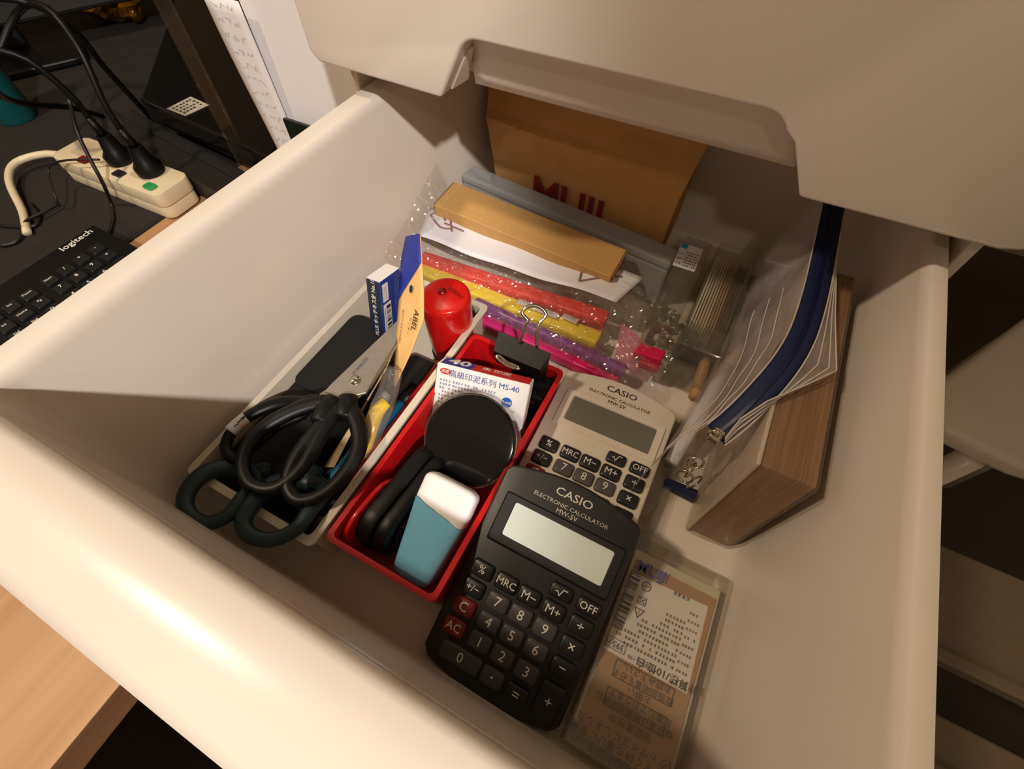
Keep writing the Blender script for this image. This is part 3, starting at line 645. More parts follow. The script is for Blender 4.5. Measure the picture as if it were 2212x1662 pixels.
# ------------------------------------------------------------------ markers and the clear pouch behind the trays
def marker(label, a, b, r, m, capm, capf=.24, name='marker', cat='marker', square=True):
    a, b = Vector(a), Vector(b); d = b - a; M = frame(a, d, Vector((0, 0, 1))); L = d.length
    t = thing(name, label, cat, M)
    def bar(l0, l1, rr, mt, nm):
        if square:
            bm_ = prism(rr2(-rr, rr, -rr * .8, rr * .8, rr * .35, 3), l0, l1, .0008, 2)
            bmesh.ops.transform(bm_, matrix=Matrix(((0, 0, 1, 0), (0, 1, 0, 0), (-1, 0, 0, 0), (0, 0, 0, 1))), verts=bm_.verts)
        else: bm_ = tube([(l0, 0, 0), (l1, 0, 0)], rr, 14, k=1)
        return fin(nm, bm_, mt, t, auto=45)
    bar(0, L * (1 - capf), r, m, 'barrel'); bar(L * (1 - capf) + .0001, L, r * 1.06, capm, 'cap'); return t
MR = mat('marker_red', (232, 62, 44), .4, var=.03); MY = mat('marker_yellow', (246, 216, 46), .4, var=.03); MP = mat('marker_pink', (226, 50, 130), .4, var=.03); MO = mat('marker_orange', (244, 150, 40), .4)
MV = clear('purple_clear', (196, 120, 200), .35, (150, 60, 160), .12, gloss=1.2)
marker('red square-barrelled marker at the back of the clear pouch', P(912, 560, .020), P(1310, 692, .020), .0062, MR, MR)
marker('yellow square-barrelled marker in the clear pouch', P(910, 586, .016), P(1292, 738, .016), .0062, MY, MY)
marker('pink square-barrelled marker nearest the red tray', P(1040, 690, .009), P(1335, 822, .009), .0058, MP, mat('marker_pink_deep', (232, 30, 110), .4), .3)
marker('orange marker end showing behind the yellow marker', P(1080, 640, .0075), P(1300, 722, .0075), .0045, MO, MO)
marker('glittery purple translucent pen in the clear pouch', P(1030, 655, .020), P(1350, 803, .020), .0046, mat('purple_glitter', (132, 62, 142), .22, var=.25, scale=600, coat=.6), mat('purple_glitter', (132, 62, 142), .2), .25, 'pen', 'pen', False)
for (u, v), (u2, v2), lab in (((1118, 648), (1205, 682), 'long white paper label strip lying between the markers'), ((1216, 680), (1248, 694), 'short white paper label between the markers')):
    a, b_ = P(u, v, .0245), P(u2, v2, .0245); M = frame(a, b_ - a, (0, 1, 0)); L = (b_ - a).length
    t = thing('paper_label', lab, 'label', M)
    fin('slip', sheet(bil((0, -.0035, 0), (L, -.0035, 0), (L, .0035, -.002), (0, .0035, -.002)), 6, 2, .0002), PAPERW, t)
    fineprint([(.001, L - .003, .0014 - .002 * i, .0012) for i in range(2)], INKG, t, Matrix.Rotation(-.28, 4, 'X') @ tr(0, 0, .0006))
t = thing('plastic_pouch', 'crinkled clear plastic pouch with white header over the markers', 'pouch', (-.10, .24, .02))
def filmf(u, v):
    p = [(-.2215, .205), (.0, .190), (.022, .262), (-.2225, .292)]
    q = bil((*p[0], 0), (*p[1], 0), (*p[2], 0), (*p[3], 0))(u, v)
    n = noise.fractal(Vector((q.x * 45, q.y * 45, 3.1)), .8, 2.2, 4)
    z = .0315 + .010 * v + .0045 * n - .010 * max(0, u - .8) / .2
    if u < .12: z += (.12 - u) / .12 * .034 * (.4 + .6 * v)
    z += .0026 * abs(noise.noise(Vector((q.x * 150, q.y * 150, 7)))) + .0016 * abs(noise.noise(Vector((q.x * 330, q.y * 330, 1))))
    return Vector((q.x, q.y, max(z, .0265 if u < .75 else .016)))
fin('film', sheet(filmf, 170, 64, 0), FILM, t, w=True)
def hdr(u, v):
    top = P(928, 448, .049).lerp(P(1392, 598, .044), u); bot = P(904, 512, .046).lerp(P(1330, 655, .041), u)
    p = bot.lerp(top, v); p.z += .0016 * math.sin(6 * u + 2) * (1 - v) + .0008 * math.sin(17 * u); return p
HDR = mat('header_white', (226, 224, 230), .32, var=.02)
fin('header_band', sheet(hdr, 40, 6, .0003), HDR, t, w=True, smooth=True)
LOGO = mat('logo_taupe', (150, 112, 108), .5)
def hline(pts, r=.0009):
    return fin('logo_line', tube([hdr(u, v) + Vector((0, 0, .0005)) for u, v in pts], r, 6, k=3, flat=.25, up=(0, 0, 1)), LOGO, t, w=True)
hline([(.02, .75), (.06, .95), (.10, .70)]); hline([(.02, .75), (.09, .45), (.15, .55)]); hline([(.12, .80), (.15, .45)]); hline([(.10, .62), (.20, .60)])
hline([(.74, .98), (.775, .55), (.80, .22)]); hline([(.80, .22), (.87, .55), (.93, .78)])
PINKZ = mat('pink_zip', (214, 30, 84), .3)
q = [P(1385, 738, .034), P(1440, 757, .034), P(1425, 785, .030), P(1366, 765, .030)]
fin('zip_slider', prism([(p.x, p.y) for p in q], .0270, .0335, .001), PINKZ, t, w=True)
q = [P(1388, 770, .027), P(1432, 782, .027), P(1422, 797, .027), P(1380, 782, .027)]
fin('zip_slider_base', prism([(p.x, p.y) for p in q], .020, .0268, .001), mat('red_zip', (190, 16, 44), .3), t, w=True)
def band(u, v):
    a = P(1340, 700, .026).lerp(P(1400, 745, .030), u); c = P(1325, 790, .018).lerp(P(1372, 800, .018), u); p = a.lerp(c, v); p.z += .002 * math.sin(9 * v + 4 * u); return p
fin('zip_band', sheet(band, 6, 14, .0003), clear('pink_film', (240, 190, 205), .35, (236, 170, 190), .15, bump=.6), t, w=True)

# kraft carton, pencil case, paper bag
q = [P(966, 387, .062), P(936, 441, .060), P(1322, 600, .050), P(1347, 555, .052)]
M = frame(q[1], q[2] - q[1], q[0] - q[1]); LK = (q[2] - q[1]).length; WK = (q[0] - q[1]).length
t = thing('kraft_box', 'long slim kraft cardboard carton lying across the pencil case', 'box', M)
fin('carton', box(0.0006, LK - .0006, 0, WK, -.0130, 0, .0006, 1), KRAFT, t)
fin('end_flap', prism(rr2(-.0005, .0003, 0.001, WK - .001, .0003, 1), -.0126, -.0006), mat('kraft_dark', (150, 108, 62), .8), t)
fin('end_flap', prism(rr2(LK - .0003, LK + .0005, 0.001, WK - .001, .0003, 1), -.0126, -.0006), mat('kraft_dark', (150, 108, 62), .8), t)
outline([(.0065, .0005), (.0065, WK - .0005)], .0003, mat('kraft_light', (222, 184, 126), .8), t, tr(0, 0, .0002), name='crease_line', closed=False)
a, b_ = Vector((-.2205, .3225, .001)), Vector((-.0195, .2980, .001)); M = frame(a, b_ - a, (0, 1, 0)); L = (b_ - a).length
t = thing('pencil_case', 'milky translucent plastic pencil case in front of paper bag', 'case', M)
addl = lambda nm, bm_, m, **k: fin(nm, bm_, m, t, **k)
addl('case_base', box(0, L, 0, .018, 0, .040, .002, 2), MILKY)
addl('case_lid', box(-.0006, L + .0006, -.0006, .0186, .0402, .0485, .003, 3), MILKY)
addl('latch', box(L * .50, L * .58, -.0030, -.0008, .034, .047, .0008), MILKY)
PB = mat('pale_blue_stationery', (110, 140, 160), .5)
t2 = thing('pen', 'pale blue pen inside the milky pencil case', 'pen', M)
fin('barrel', tube([(.03, .009, .020), (.12, .009, .022)], .005, 12, k=1), PB, t2, smooth=True)
fin('cap', tube([(.1205, .009, .022), (.155, .009, .0225)], .0055, 12, k=1), mat('pale_pink_stationery', (190, 160, 170), .5), t2, smooth=True)
t = thing('paper_bag', 'brown paper bag with maroon lettering at the drawer back', 'bag', (-.12, .37, .001))
def bagring(x0, x1, y0, y1, z, amp=.0012):
    n = 14; pts = []
    for i in range(n): pts.append((x0 + (x1 - x0) * i / n, y0))
    for i in range(4): pts.append((x1 - (.006 if 0 < i < 4 else 0) * (1 if z > .02 else 0), y0 + (y1 - y0) * i / 4))
    for i in range(n): pts.append((x1 + (x0 - x1) * i / n, y1))
    for i in range(4): pts.append((x0 + (.006 if 0 < i < 4 else 0) * (1 if z > .02 else 0), y1 + (y0 - y1) * i / 4))
    return [Vector((x + amp * noise.noise(Vector((x * 40, y * 40, z * 50))), y + amp * noise.noise(Vector((x * 30 + 9, y * 30, z * 60))) - .10 * (x + .20) * (y < (y0 + y1) / 2), z)) for x, y in pts]
R = [bagring(-.200, -.036, .352, .3905, .001, 0), bagring(-.201, -.035, .3525, .3905, .02), bagring(-.205, -.034, .353, .391, .05), bagring(-.209, -.033, .354, .391, .076), bagring(-.212, -.032, .3545, .391, .086),
     bagring(-.214, -.031, .360, .391, .0905), bagring(-.217, -.029, .370, .391, .104), bagring(-.2185, -.027, .376, .3905, .118), bagring(-.2185, -.027, .380, .390, .134)]
fin('bag_body', loft(R, True, True), KBAG, t, w=True)
text('MUJI', .040, MAROON, t, frame((-.1255, .3426, .0365), (1, -.1, 0), (0, 0.05, 1)), 'print', bold=.022, sx=.92, w=True)

# ------------------------------------------------------------------ right hand side
t = thing('clear_pin_box', 'tall clear plastic box with a white price sticker', 'box', (-.008, .286, .001))
addshell('clear_shell', shell(-.0175, .0030, .236, .336, .0012, .050, .0006), CLEARB, t)
sq = [P(1484, 529, .0502), P(1526, 545, .0502), P(1500, 588, .0502), P(1452, 573, .0502)]
SQM = frame(sq[3], sq[2] - sq[3], sq[0] - sq[3]); sw, sh = (sq[2] - sq[3]).length, (sq[0] - sq[3]).length
flat(rr2(0, sw, 0, sh, .0008), PAPERW, t, SQM, 'price_sticker', w=True)
flat([(.0004, sh * .80), (sw * .34, sh * .80), (sw * .34, sh - .0004), (.0004, sh - .0004)], mat('cyan_print', (60, 160, 215), .5), t, SQM @ tr(0, 0, .0002), 'cyan_corner', w=True)
fineprint([(sw * .36, sw * .92, sh * (.12 + .11 * i), .0016) for i in range(6)] + [(sw * .05, sw * .3, sh * (.15 + .2 * i), .0014) for i in range(3)], INK, t, SQM @ tr(0, 0, .0004), w=True)
PINW = mat('pin_white', (214, 206, 196), .35); PING = mat('pin_grey', (110, 106, 100), .3)
proto = None
for i in range(10):
    m_ = PINW if i % 2 else PING
    M = tr(-.0075 + random.uniform(-.005, .005), .2435 + .0043 * i, .0075 + random.uniform(0, .012)) @ Matrix.Rotation(random.uniform(-1, 1), 4, 'X') @ Matrix.Rotation(random.uniform(-1, 1), 4, 'Y')
    t = thing('push_pin', ('white' if i % 2 else 'grey') + ' push pin, ' + ['nearest', 'second', 'third', 'fourth', 'farthest'][i // 2] + ' of its colour in the clear sticker box', 'push pin', M, 'push pins in the clear box')
    fin('head', lathe([(.0001, 0), (.0034, 0), (.0034, .0009), (.0018, .0016), (.0020, .0050), (.0028, .0056), (.0028, .0066), (.0001, .0068)], 14), m_, t, smooth=True)
    fin('needle', tube([(0, 0, 0), (0, 0, -.006)], .0004, 6, k=1), STEEL, t)
t = thing('card_box', 'clear card box holding a row of standing cards', 'box', (.022, .283, .001))
addshell('clear_shell', shell(.0075, .0385, .2260, .3400, .0012, .0500, .0006), CLEARB, t)
fin('divider', box(.0083, .0377, .2530, .2536, .0020, .0440), CLEARB, t, w=True)
cardm = [mat('card_cream', (206, 186, 150), .6), mat('card_tan', (170, 136, 92), .6), mat('card_brown', (92, 62, 38), .6), mat('card_white', (214, 206, 192), .6)]
for i in range(13):
    x = .0100 + i * .0020; k = 3 if i < 2 else (0 if i < 6 else (1 if i < 9 else 2))
    b = box(x, x + .0012, .2565, .3320, .0022, .0420 - .0012 * (i % 3), 0)
    single('paper_card', b, cardm[k], ['first', 'second', 'third', 'fourth', 'fifth', 'sixth', 'seventh', 'eighth', 'ninth', 'tenth', 'eleventh', 'twelfth', 'thirteenth'][i] + ' card from the left, ' + ['cream', 'tan', 'dark brown', 'white'][k] + ', in the clear card box', 'card', (x, .294, .0022), 'cards in the clear card box')
# wrapped block of notes
PAGES = striped('page_edges', (112, 78, 46), (142, 104, 64), 0, 900, .6)
t = thing('note_block', 'thick shrink-wrapped block of kraft notepaper by the right wall', 'notepad', (.071, .20, .0012))
fin('page_block', box(.0592, .0836, .1275, .2730, .0012, .1030, .0008), PAGES, t, w=True)
fin('front_cover', box(.0572, .0591, .1262, .2740, .0012, .1045, .0005), mat('cover_grey', (196, 182, 164), .4), t, w=True)
b = box(.0562, .0846, .1250, .2752, .0010, .1056, .0030, 3)
bmesh.ops.subdivide_edges(b, edges=b.edges[:], cuts=3, use_grid_fill=True)
for v in b.verts:
    n_ = noise.noise_vector(v.co * 90); v.co += Vector((.0004 * n_.x, .0009 * n_.y, .0007 * n_.z))
fin('shrink_wrap', b, WRAP, t, w=True, smooth=True)
# mesh bag with blue zip
ZIPB = mat('blue_zip_tape', (10, 24, 66), .7, var=.12, scale=900)
t = thing('zip_bag', 'translucent vinyl bag with a curved dark blue zip', 'bag', (.05, .22, .002))
zc_ = [(1812, 400, .113), (1800, 450, .113), (1782, 540, .113), (1763, 630, .113), (1735, 720, .112), (1695, 790, .110), (1640, 855, .104), (1590, 905, .096), (1546, 940, .088)]
zpts = smoothpath([P(*q) for q in zc_], 5)
def ribbon(off0, off1, dz0=0, dz1=0):
    def f(u, v):
        s = u * (len(zpts) - 1); i = min(len(zpts) - 2, int(s)); p = zpts[i].lerp(zpts[i + 1], s - i)
        d = (zpts[min(len(zpts) - 1, i + 2)] - zpts[max(0, i - 1)]); d.z = 0; d.normalize(); n = Vector((-d.y, d.x, 0))
        q = p + n * (off0 + (off1 - off0) * v); q.z += dz0 + (dz1 - dz0) * v; return q
    return f
fin('zip_tape', sheet(ribbon(-.0062, .0062), 40, 4, .0006), ZIPB, t, w=True, smooth=True)
fin('zip_teeth', sheet(ribbon(-.0009, .0009, .0009, .0009), 40, 2, .0006), mat('zip_teeth_blue', (8, 22, 64), .4), t, w=True)
seam = mat('seam_thread', (196, 186, 176), .5)
for o_ in (-.0066, .0066): 
    f = ribbon(o_, o_, .0003, .0003); fin('seam', tube([f(i / 30, 0) for i in range(31)], .00045, 5, k=1), seam, t, w=True)
def side(u, v, z0):                                              # front wall of the bag, hanging from the zip to the drawer floor
    a = ribbon(-.0066, -.0066)(u, 0); lo = Vector((.0435 - .020 * u + .004 * math.sin(5 * u), .345 - .235 * u, .003))
    s = v; p = a.lerp(lo, s); p.x -= .010 * math.sin(math.pi * s) * (.6 + .4 * math.sin(7 * u)); 
    p += noise.noise_vector(Vector((u * 9, v * 5, 2))) * .002; return p
def sidef(u, v):
    p = side(u, v, 0); p.z = max(p.z, .003)
    return p
fin('vinyl_side', sheet(sidef, 48, 18, 0), MESHB, t, w=True, smooth=True)
fl = [(.30, P(1806, 560, .1115)), (.45, P(1803, 690, .1105)), (.58, P(1806, 802, .1090)), (.68, P(1742, 832, .1090)), (.82, P(1660, 866, .1085)), (.93, P(1600, 905, .1010)), (1.0, P(1566, 948, .0920))]
def flapf(u, v):
    g = .30 + .70 * u; a = ribbon(.0064, .0064)(g, 0); i = max(k for k in range(len(fl) - 1) if fl[k][0] <= g + 1e-9); f = (g - fl[i][0]) / (fl[i + 1][0] - fl[i][0])
    p = a.lerp(fl[i][1].lerp(fl[i + 1][1], f), v); p.z += .0012 * math.sin(12 * u + 3 * v) * v * (1 - v); return p
fin('vinyl_flap', sheet(flapf, 40, 10, 0), MESHB, t, w=True, smooth=True)
for v_ in (.4, .75, 1.0): fin('seam', tube([flapf(i / 20, v_) + Vector((0, 0, .0004)) for i in range(21)], .0004, 5, k=1), seam, t, w=True)
for v_ in (.12, .22, .34): fin('seam', tube([sidef(.35 + .6 * i / 24, v_) + Vector((-.0005, 0, .0005)) for i in range(25)], .0004, 5, k=1), seam, t, w=True)
# slider, chain, blue end tab
s0, s1_ = P(1546, 944, .088), P(1512, 985, .070)
b = prism(rr2(-.003, .003, -.004, .004, .001), 0, .004, .0008); bmesh.ops.transform(b, matrix=frame(s0 - Vector((0, 0, .001)), (1, -.3, 0), (.3, 1, 0)), verts=b.verts); fin('slider', b, CHROME, t, w=True)
M = frame(s0, s1_ - s0, (1, .5, 0)); b = prism(rr2(.0, (s1_ - s0).length, -.0028, .0028, .001), 0, .0012, .0004); bmesh.ops.transform(b, matrix=M, verts=b.verts); fin('pull_tab', b, STEEL, t, w=True)
def chain_ring(c, r, ax, nm='chain_ring', rr=.0008):
    M = frame(c, ax, (0, .3, 1)); fin(nm, tube([M @ Vector((r * math.cos(a), r * math.sin(a), 0)) for a in [i * math.pi / 5 for i in range(10)]], rr, 7, True, 3), CHROME, t, smooth=True, w=True)
chain_ring(s0 + Vector((-.001, -.001, .002)), .003, (1, 0, .2)); chain_ring(P(1503, 1000, .058), .0042, (1, .3, 0)); chain_ring(P(1492, 1016, .046), .0048, (.3, 1, 0), rr=.001); chain_ring(P(1480, 1030, .034), .0046, (1, 0, .4)); chain_ring(P(1500, 1042, .022), .0052, (.6, .8, .1), rr=.0007)
q = [P(1440, 1034, .016), P(1507, 1062, .016), P(1500, 1082, .010), P(1436, 1050, .010)]
fin('end_tab', loft([[x + Vector((0, 0, .0015)) for x in q], [x + Vector((0, .001, -.006)) for x in q]]), ZIPB, t, w=True)
# things inside the bag
def stick(name, label, cat, a, b_, r, m, m2, fr=.8):
    a, b_ = Vector(a), Vector(b_); t = thing(name, label, cat, a); c = a.lerp(b_, fr)
    fin('barrel', tube([a, c], r, 12, k=1), m, t, w=True, smooth=True); fin('tip', tube([c, b_], lambda s: r * (.95 - .55 * s), 12, k=1), m2, t, w=True, smooth=True)
stick('pen', 'white stick pen inside the vinyl bag', 'pen', P(1448, 1000, .012), P(1602, 745, .030), .0048, ERW, mat('ivory', (226, 212, 186), .4))
stick('pen', 'pink pen inside the vinyl bag', 'pen', P(1520, 880, .009), P(1600, 690, .012), .0040, mat('pale_pink', (216, 150, 150), .4), ERW)
stick('brush', 'tan brush inside the vinyl bag', 'brush', P(1500, 860, .006), P(1580, 600, .010), .0045, mat('tan_plastic', (178, 140, 88), .5), mat('olive_plastic', (140, 126, 60), .5))
stick('pen', 'brown pen lying deep inside the vinyl bag', 'pen', P(1560, 800, .006), P(1640, 560, .010), .0042, mat('brown_plastic', (134, 90, 56), .5), ERW)
# ------------------------------------------------------------------ desk things on the left
MATB = mat('desk_mat_dark', (31, 26, 23), .8, var=.25, scale=30)
p = P(352, 475, DZ)
t = thing('desk_mat', 'dark brown desk mat under the keyboard and power strip', 'mat', (-.9, .15, DZ))
fin('mat_sheet', prism(rr2(-1.45, p.x, -.6, 1.35, .008), DZ + .0002, DZ + .0030, .0005), MATB, t, w=True)
fin('mat_stitching', tube([(p.x - .004, -.58, DZ + .0032), (p.x - .004, 1.33, DZ + .0032)], .0006, 5, k=1), mat('mat_thread', (30, 24, 22), .8), t, w=True)
MZ = DZ + .0031
# keyboard
KX0, KX1, KY1 = P(185, 490, -.066).x - .004, P(185, 490, -.066).x + .150, P(288, 535, -.066).y + .006
t = thing('keyboard', 'black computer keyboard with white legends on desk mat', 'keyboard', ((KX0 + KX1) / 2, -.05, MZ))
pr = [(KX0, MZ), (KX0, -.073), (KX0 + .004, -.069), (KX0 + .05, -.0715), (KX1 - .003, -.0835), (KX1, -.0865), (KX1, MZ)]
b = loft([[(x, y, z) for x, z in pr] for y in (-.275, -.274, KY1 - .001, KY1)]); fin('case', b, BLACKP, t, w=True)
def kz(x): return -.0695 + (x - KX0) * (-.0835 + .0695) / (KX1 - KX0)
n7, n9 = P(124, 609.5, -.0635), P(200, 565, -.0635); pit = .0190
row1 = (n7.x + n9.x) / 2 - .001; col7 = n7.y - .001
kb = prism(rrect(.0172, .0172, .002, 3), 0, .0062)
for v in kb.verts:
    if v.co.z > .003: v.co.x *= .80; v.co.y *= .84
bevel(kb, .0006, 2); bmesh.ops.recalc_face_normals(kb, faces=kb.faces)
kme = bpy.data.meshes.new('key'); kb.to_mesh(kme); kb.free(); kme.materials.append(FNB)
tilt = math.atan2(.014, KX1 - KX0)
LEG = {(0, 0): 'Num', (1, 0): '/', (2, 0): '*', (3, 0): '-', (0, 1): '7', (1, 1): '8', (2, 1): '9', (3, 1): '+', (0, 2): '4', (1, 2): '5', (2, 2): '6', (0, 3): '1', (1, 3): '2', (2, 3): '3', (0, 4): '0',
       (-2, 0): 'Ins', (-1, 0): 'Pause', (-3, 1): 'Ins', (-2, 1): 'Home', (-1, 1): 'Pg', (-3, 2): 'Del', (-2, 2): 'End', (-1, 2): 'Pg'}
first = True
for c in range(-17, 4):
    for r_ in range(5):
        if c in (-1,) and r_ >= 3: continue
        if c in (-3, -2, -1) and r_ == 3: continue
        gap = -.005 * (c < 0) - .005 * (c < -3)
        x = row1 + (r_ - 1) * pit; y = col7 + c * pit + gap
        k = link('key', kme, None, t); k.matrix_parent_inverse = Matrix(); 
        k.matrix_local = INV[t.name] @ tr(x, y, kz(x) + .0002) @ Matrix.Rotation(tilt, 4, 'Y')
        s = LEG.get((c, r_))
        if s: text(s, .0066 if len(s) == 1 else .0042, INKW, k, frame((-.0022, 0, .0064), (0, 1, 0), (-1, 0, 0)), 'legend', bold=.01)
text('logitech', .0125, INKW, t, frame(P(165, 519, -.0686), (0, 1, 0), (-1, 0, .05)), 'print', bold=.012, w=True)
for u, v in ((67, 583), (98, 565), (129, 547)):
    q = P(u, v, -.0697); flat([(-.0018, -.0016), (.0018, -.0016), (.0018, .0016), (-.0018, .0016)], INKG, t, tr(*q), 'indicator', w=True)
# power strip
pe = P(345, 400, -.066); px_ = P(375, 398, -.066).x + .002; yc = P(330, 372, -.066).y - .004
M = frame((px_, yc - .004, MZ), (-1, -.02, 0), (0.02, -1, 0)); PSL = .205
t = thing('power_strip', 'ivory power strip with green switch and black plugs', 'power strip', M)
IV = mat('ivory_plastic', (226, 210, 176), .4, var=.03)
def psr(z0, z1, d): return prism(rr2(d, PSL - d, -.027 + d, .027 - d, .012, 5), z0, z1, .0015, 2)
fin('lower_shell', psr(0, .016, .001), IV, t, auto=45); fin('upper_shell', psr(.0168, .036, 0), IV, t, auto=45)
fin('seam_band', psr(.0160, .0168, .003), mat('seam_brown', (90, 70, 52), .7), t)
sd = mat('socket_dark', (40, 32, 30), .6)
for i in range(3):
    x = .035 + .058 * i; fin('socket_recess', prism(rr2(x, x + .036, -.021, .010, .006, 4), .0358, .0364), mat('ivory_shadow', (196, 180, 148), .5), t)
fin('power_switch', prism(rr2(.014, .030, .010, .022, .004, 4), .0361, .0395, .001), mat('green_translucent', (40, 150, 80), .2, emit=.12, coat=.4), t)
fin('rocker_switch', prism(rr2(.142, .158, .008, .020, .002, 3), .0361, .0390, .001), mat('rocker_red', (120, 20, 18), .4), t)
fin('rocker_switch', prism(rr2(.074, .090, .008, .020, .002, 3), .0361, .0382, .001), mat('rocker_dark', (40, 26, 40), .4), t)
fin('power_cord', tube([(PSL - .004, 0, .016), (PSL + .045, .012, .018), (PSL + .070, .045, .016), (PSL + .045, .075, .012), (PSL - .02, .105, .006), (PSL - .065, .130, .005)], .0048, 10), IV, t, smooth=True)
def plug(label, x, y, lean, cable):
    M2 = M @ tr(x, y, .0372); t = thing('plug', label, 'plug', M2)
    fin('plug_body', lathe([(.0001, 0), (.0165, 0), (.0168, .010), (.0120, .016), (.0085, .034), (.0001, .036)], 20), BLACKP, t, auto=45)
    fin('strain_relief', tube([(0, 0, .035), (lean * .004, 0, .055)], lambda s: .0062 - .002 * s, 10, k=2), BLACKP, t, smooth=True)
    fin('cable', tube([(lean * .004, 0, .055)] + cable, .0038, 8), BLACKP, t, smooth=True)
plug('black plug with cable in the nearest power strip socket', .047, -.008, 1, [(.008, -.004, .085), (.018, -.020, .13), (.05, -.03, .16), (.10, -.02, .15), (.12, .04, .10), (.16, .02, .06), (.22, -.05, .01), (.26, -.10, -.035)])
plug('second black plug with looping cable further along the power strip', .104, -.008, 1, [(.006, 0, .08), (.02, .01, .12), (.05, .03, .14), (.06, .0, .165), (.02, -.03, .16), (.03, -.06, .12), (.08, -.09, .06), (.10, -.12, -.034)])
def cable(label, pts, r=.0022):
    q = [P(u, v, z) for u, v, z in pts]; b = tube(q, r, 8); return single('cable', b, mat('cable_black', (26, 23, 21), .45), label, 'cable', q[0], smooth=True)
cable('thin black cable hanging over the power strip to the mat', [(150, 215, .02), (165, 280, -.01), (195, 345, -.035), (222, 395, -.060), (240, 440, MZ + .004), (243, 475, MZ + .003), (232, 508, MZ + .003)])
cable('thin black cable curling on the mat behind the keyboard', [(0, 488, MZ + .003), (40, 490, MZ + .003), (75, 488, MZ + .003), (83, 465, MZ + .004), (62, 438, MZ + .003)])
cable('thin black cable looping down toward the left edge', [(125, 440, MZ + .008), (90, 460, MZ + .008), (55, 480, MZ + .008), (38, 520, MZ + .003), (0, 532, MZ + .003)])
cable('dark cable crossing the ivory power cord', [(215, 345, -.055), (160, 345, -.052), (118, 352, -.058), (105, 370, -.07), (118, 420, -.08), (128, 445, -.094)], .0014)
# dark devices behind
def pxprism(pts, z0, z1, bev=.002):
    q = [P(u, v, z1) for u, v in pts]; return prism([(p.x, p.y) for p in q], z0, z1, bev), sum((Vector((p.x, p.y, z0)) for p in q), Vector()) / len(q)
t = thing('device_riser', 'long low black riser bar behind the power strip', 'riser', P(400, 330, MZ))
b, c = pxprism([(285, 235), (540, 375), (500, 432), (240, 300)], MZ, -.075); fin('bar', b, mat('riser_black', (34, 30, 28), .45), t, w=True)
b, c = pxprism([(300, 250), (525, 373), (515, 388), (288, 264)], -.0749, -.071, .001); fin('bar_ridge', b, BLACKM, t, w=True)
t = thing('black_device', 'black boxy device with a white printed label', 'device', P(430, 200, MZ))
b, c = pxprism([(300, 215), (575, 340), (760, 110), (560, -60), (380, -10)], -.072, -.040, .004); fin('casing', b, BLACKG, t, w=True)
b, c = pxprism([(330, 225), (550, 325), (700, 130), (560, -20), (400, 30)], MZ + .0002, -.0721, .004); fin('foot', b, BLACKM, t, w=True)
zl = -.0397
LQ = [P(360, 235, zl), P(400, 251, zl), P(452, 227, zl), P(412, 209, zl)]
fin('label', prism([(p.x, p.y) for p in LQ], zl, zl + .0003), mat('label_grey', (190, 180, 166), .5), t, w=True)
LM = frame(LQ[0], LQ[3] - LQ[0], LQ[0] - LQ[1]); lw = (LQ[3] - LQ[0]).length; lh = (LQ[1] - LQ[0]).length
fineprint([(lw * .1, lw * .9, -lh * (.2 + .2 * i), .005) for i in range(4)], INK, t, LM @ tr(0, 0, .0006), w=True)
ACR = clear('clear_acrylic', (253, 252, 250), .004, (200, 190, 180), .04, gloss=.9)
t = thing('acrylic_stand', 'upright clear acrylic strip stand beside black device', 'stand', P(535, 362, DZ))
a = P(522, 366, -.070); c2 = P(541, 352, -.070)
for q in (a, c2): fin('post', box(q.x - .0012, q.x + .0012, q.y - .0012, q.y + .0012, DZ + .0005, .16, .0003), ACR, t, w=True)
fin('pane', sheet(bil(Vector((a.x, a.y, DZ + .02)), Vector((c2.x, c2.y, DZ + .02)), Vector((c2.x, c2.y, .16)), Vector((a.x, a.y, .16))), 2, 2, .002), ACR, t, w=True)
t = thing('monitor', 'dark grey monitor back standing at the far end of desk', 'monitor', P(120, 260, DZ))
pm = P(130, 270, DZ)
b = box(-.26, .26, -.012, .012, .05, .42, .006); MM = Matrix.Translation(pm + Vector((-.26, .10, .0036))) @ Matrix.Rotation(math.radians(62), 4, 'Z') @ Matrix.Rotation(math.radians(-8), 4, 'X')
bmesh.ops.transform(b, matrix=MM, verts=b.verts); fin('panel', b, mat('monitor_grey', (30, 27, 25), .5), t, w=True)
b = box(-.03, .03, .013, .03, .016, .2, .004); bmesh.ops.transform(b, matrix=MM, verts=b.verts); fin('stem', b, BLACKP, t, w=True)
b = prism(rrect(.22, .16, .02), .0005, .012, .003); bmesh.ops.transform(b, matrix=Matrix.Translation(pm + Vector((-.26, .10, .0036))) @ Matrix.Rotation(math.radians(62), 4, 'Z'), verts=b.verts); fin('foot', b, BLACKP, t, w=True)
t = thing('bottle', 'dark teal bottle at the far left of the desk', 'bottle', P(40, 255, MZ))
TLB = mat('teal_bottle', (16, 84, 86), .25, coat=.3)
fin('bottle_body', lathe([(.0001, 0), (.026, 0), (.028, .004), (.028, .15), (.022, .175), (.013, .185), (.0001, .186)], 28), TLB, t, auto=50)
fin('bottle_cap', lathe([(.0001, .1865), (.0145, .1865), (.0145, .205), (.0001, .206)], 24), BLACKP, t, auto=50)
t = thing('gold_glint', 'crumpled gold lump standing in for a gold reflection behind the devices', 'wrapper', P(240, 8, DZ))
gp = P(240, 6, DZ + .03)  # crumpled lump added in place of a gold reflection
b = bmesh.new(); bmesh.ops.create_icosphere(b, subdivisions=3, radius=.05)
for v in b.verts: v.co = Vector((v.co.x * 1.2, v.co.y * .9, v.co.z * .5)) * (1 + .35 * noise.noise(v.co * 45)) + gp + Vector((0, 0, -.002))
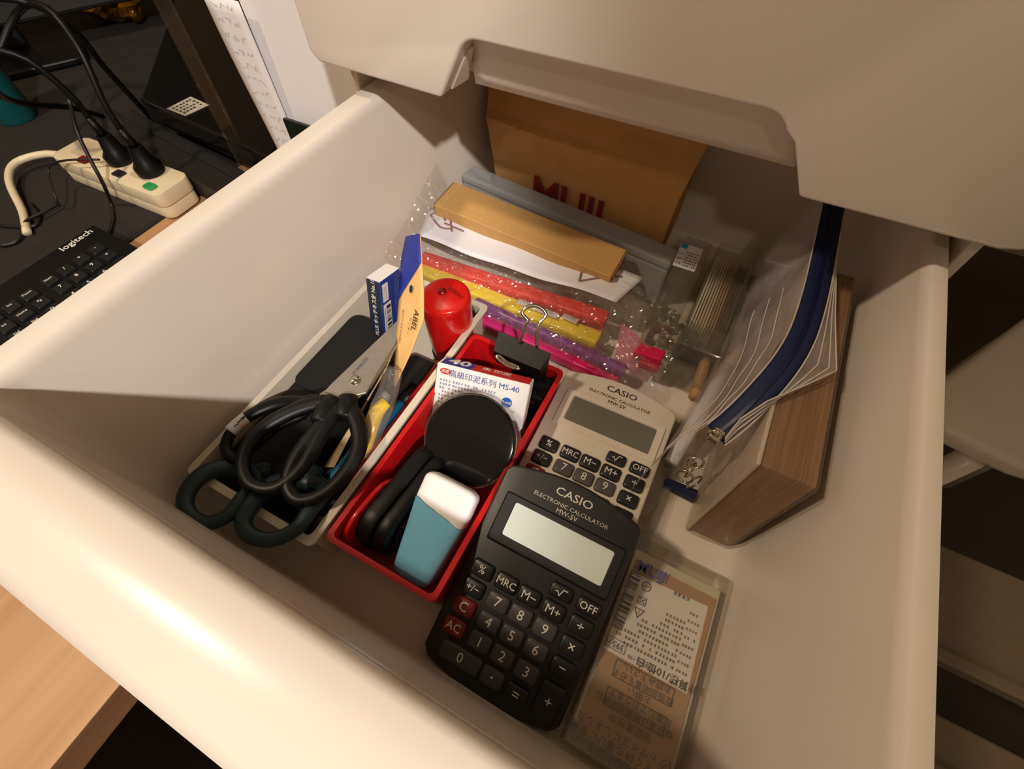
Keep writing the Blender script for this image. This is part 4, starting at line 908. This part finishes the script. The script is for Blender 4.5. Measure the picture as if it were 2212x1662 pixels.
fin('foil', b, mat('gold_glint_metal', (190, 146, 50), .3, metal=1), t, w=True)
b = bmesh.new(); bmesh.ops.create_icosphere(b, subdivisions=2, radius=.012)
for v in b.verts: v.co = v.co * (1 + .5 * noise.noise(v.co * 120)) + gp + Vector((.06, .0, -.01))
fin('foil_twist', b, mat('gold_glint_metal', (190, 146, 50), .3, metal=1), t, w=True)
# papers standing between the desk things and the cabinet
SHEETW = mat('paper_white', (228, 226, 228), .6, var=.015)
for i in range(5):
    yb = .302 + .0016 * i; xl = -.400 - .0008 * (i % 2)
    def pf(u, v, yb=yb, xl=xl): return Vector((xl + (-.2565 - xl) * u, yb + .0005 * math.sin(5 * u + i), DZ + .0004 + (.330 + .002 * i) * v))
    single('paper_sheet', sheet(pf, 6, 6, .0003), SHEETW, ['front', 'second', 'third', 'fourth', 'rearmost'][i] + ' white sheet of the papers standing beside cabinet', 'paper', (-.33, yb, DZ + .0004), 'papers standing beside the cabinet')
t = thing('note_strip', 'narrow handwritten paper strip hanging left of the standing papers', 'note', (-.41, .297, DZ + .0004))
def nf(u, v): return Vector((-.4285 + .004 * math.sin(5 * v) * (1 - u) + .036 * u, .2965 + .002 * math.sin(4 * v), DZ + .0004 + .262 * v))
fin('strip', sheet(nf, 4, 24, .0003), SHEETW, t, w=True, smooth=True)
for k in range(11):
    v0 = .56 + .042 * k
    for j in range(3):
        u0 = .25 + .22 * j; p0 = nf(u0, v0) + Vector((0, -.0008, 0)); p = [p0 + Vector((-.003 + .0015 * q_, 0, random.uniform(-.003, .003))) for q_ in range(5)]
        fin('handwriting', tube(p, .00016, 4, k=2), mat('pencil_grey', (170, 160, 158), .7), t, w=True)
single('clip_board', box(-.3900, -.3000, .2900, .2940, DZ + .0004, .0720, .001), mat('green_black', (16, 26, 22), .3), 'thin dark green board standing in front of the papers', 'board', (-.345, .292, DZ + .0004))

# ------------------------------------------------------------------ to the right, below: a stool and a low rack
t = thing('stool', 'white plastic stool with a rounded seat below the drawer at right', 'stool', (.50, .62, -.86))
q = [P(1990, 860, -.30), P(2050, 808, -.30), P(2214, 686, -.30), P(2400, 560, -.30), P(2620, 760, -.30), P(2500, 990, -.30), P(2330, 1045, -.30), P(2212, 1008, -.30), P(2120, 965, -.30), P(2040, 925, -.30)]
fin('seat', prism([(p.x, p.y) for p in q], -.335, -.300, .012, 4), WHITE, t, w=True, auto=50)
for k in (1, 3, 4, 8): fin('leg', tube([(q[k].x * .9 + .06, q[k].y * .9 + .065, -.336), (q[k].x, q[k].y, -.86)], .018, 12, k=1), WHITE, t, w=True, smooth=True)
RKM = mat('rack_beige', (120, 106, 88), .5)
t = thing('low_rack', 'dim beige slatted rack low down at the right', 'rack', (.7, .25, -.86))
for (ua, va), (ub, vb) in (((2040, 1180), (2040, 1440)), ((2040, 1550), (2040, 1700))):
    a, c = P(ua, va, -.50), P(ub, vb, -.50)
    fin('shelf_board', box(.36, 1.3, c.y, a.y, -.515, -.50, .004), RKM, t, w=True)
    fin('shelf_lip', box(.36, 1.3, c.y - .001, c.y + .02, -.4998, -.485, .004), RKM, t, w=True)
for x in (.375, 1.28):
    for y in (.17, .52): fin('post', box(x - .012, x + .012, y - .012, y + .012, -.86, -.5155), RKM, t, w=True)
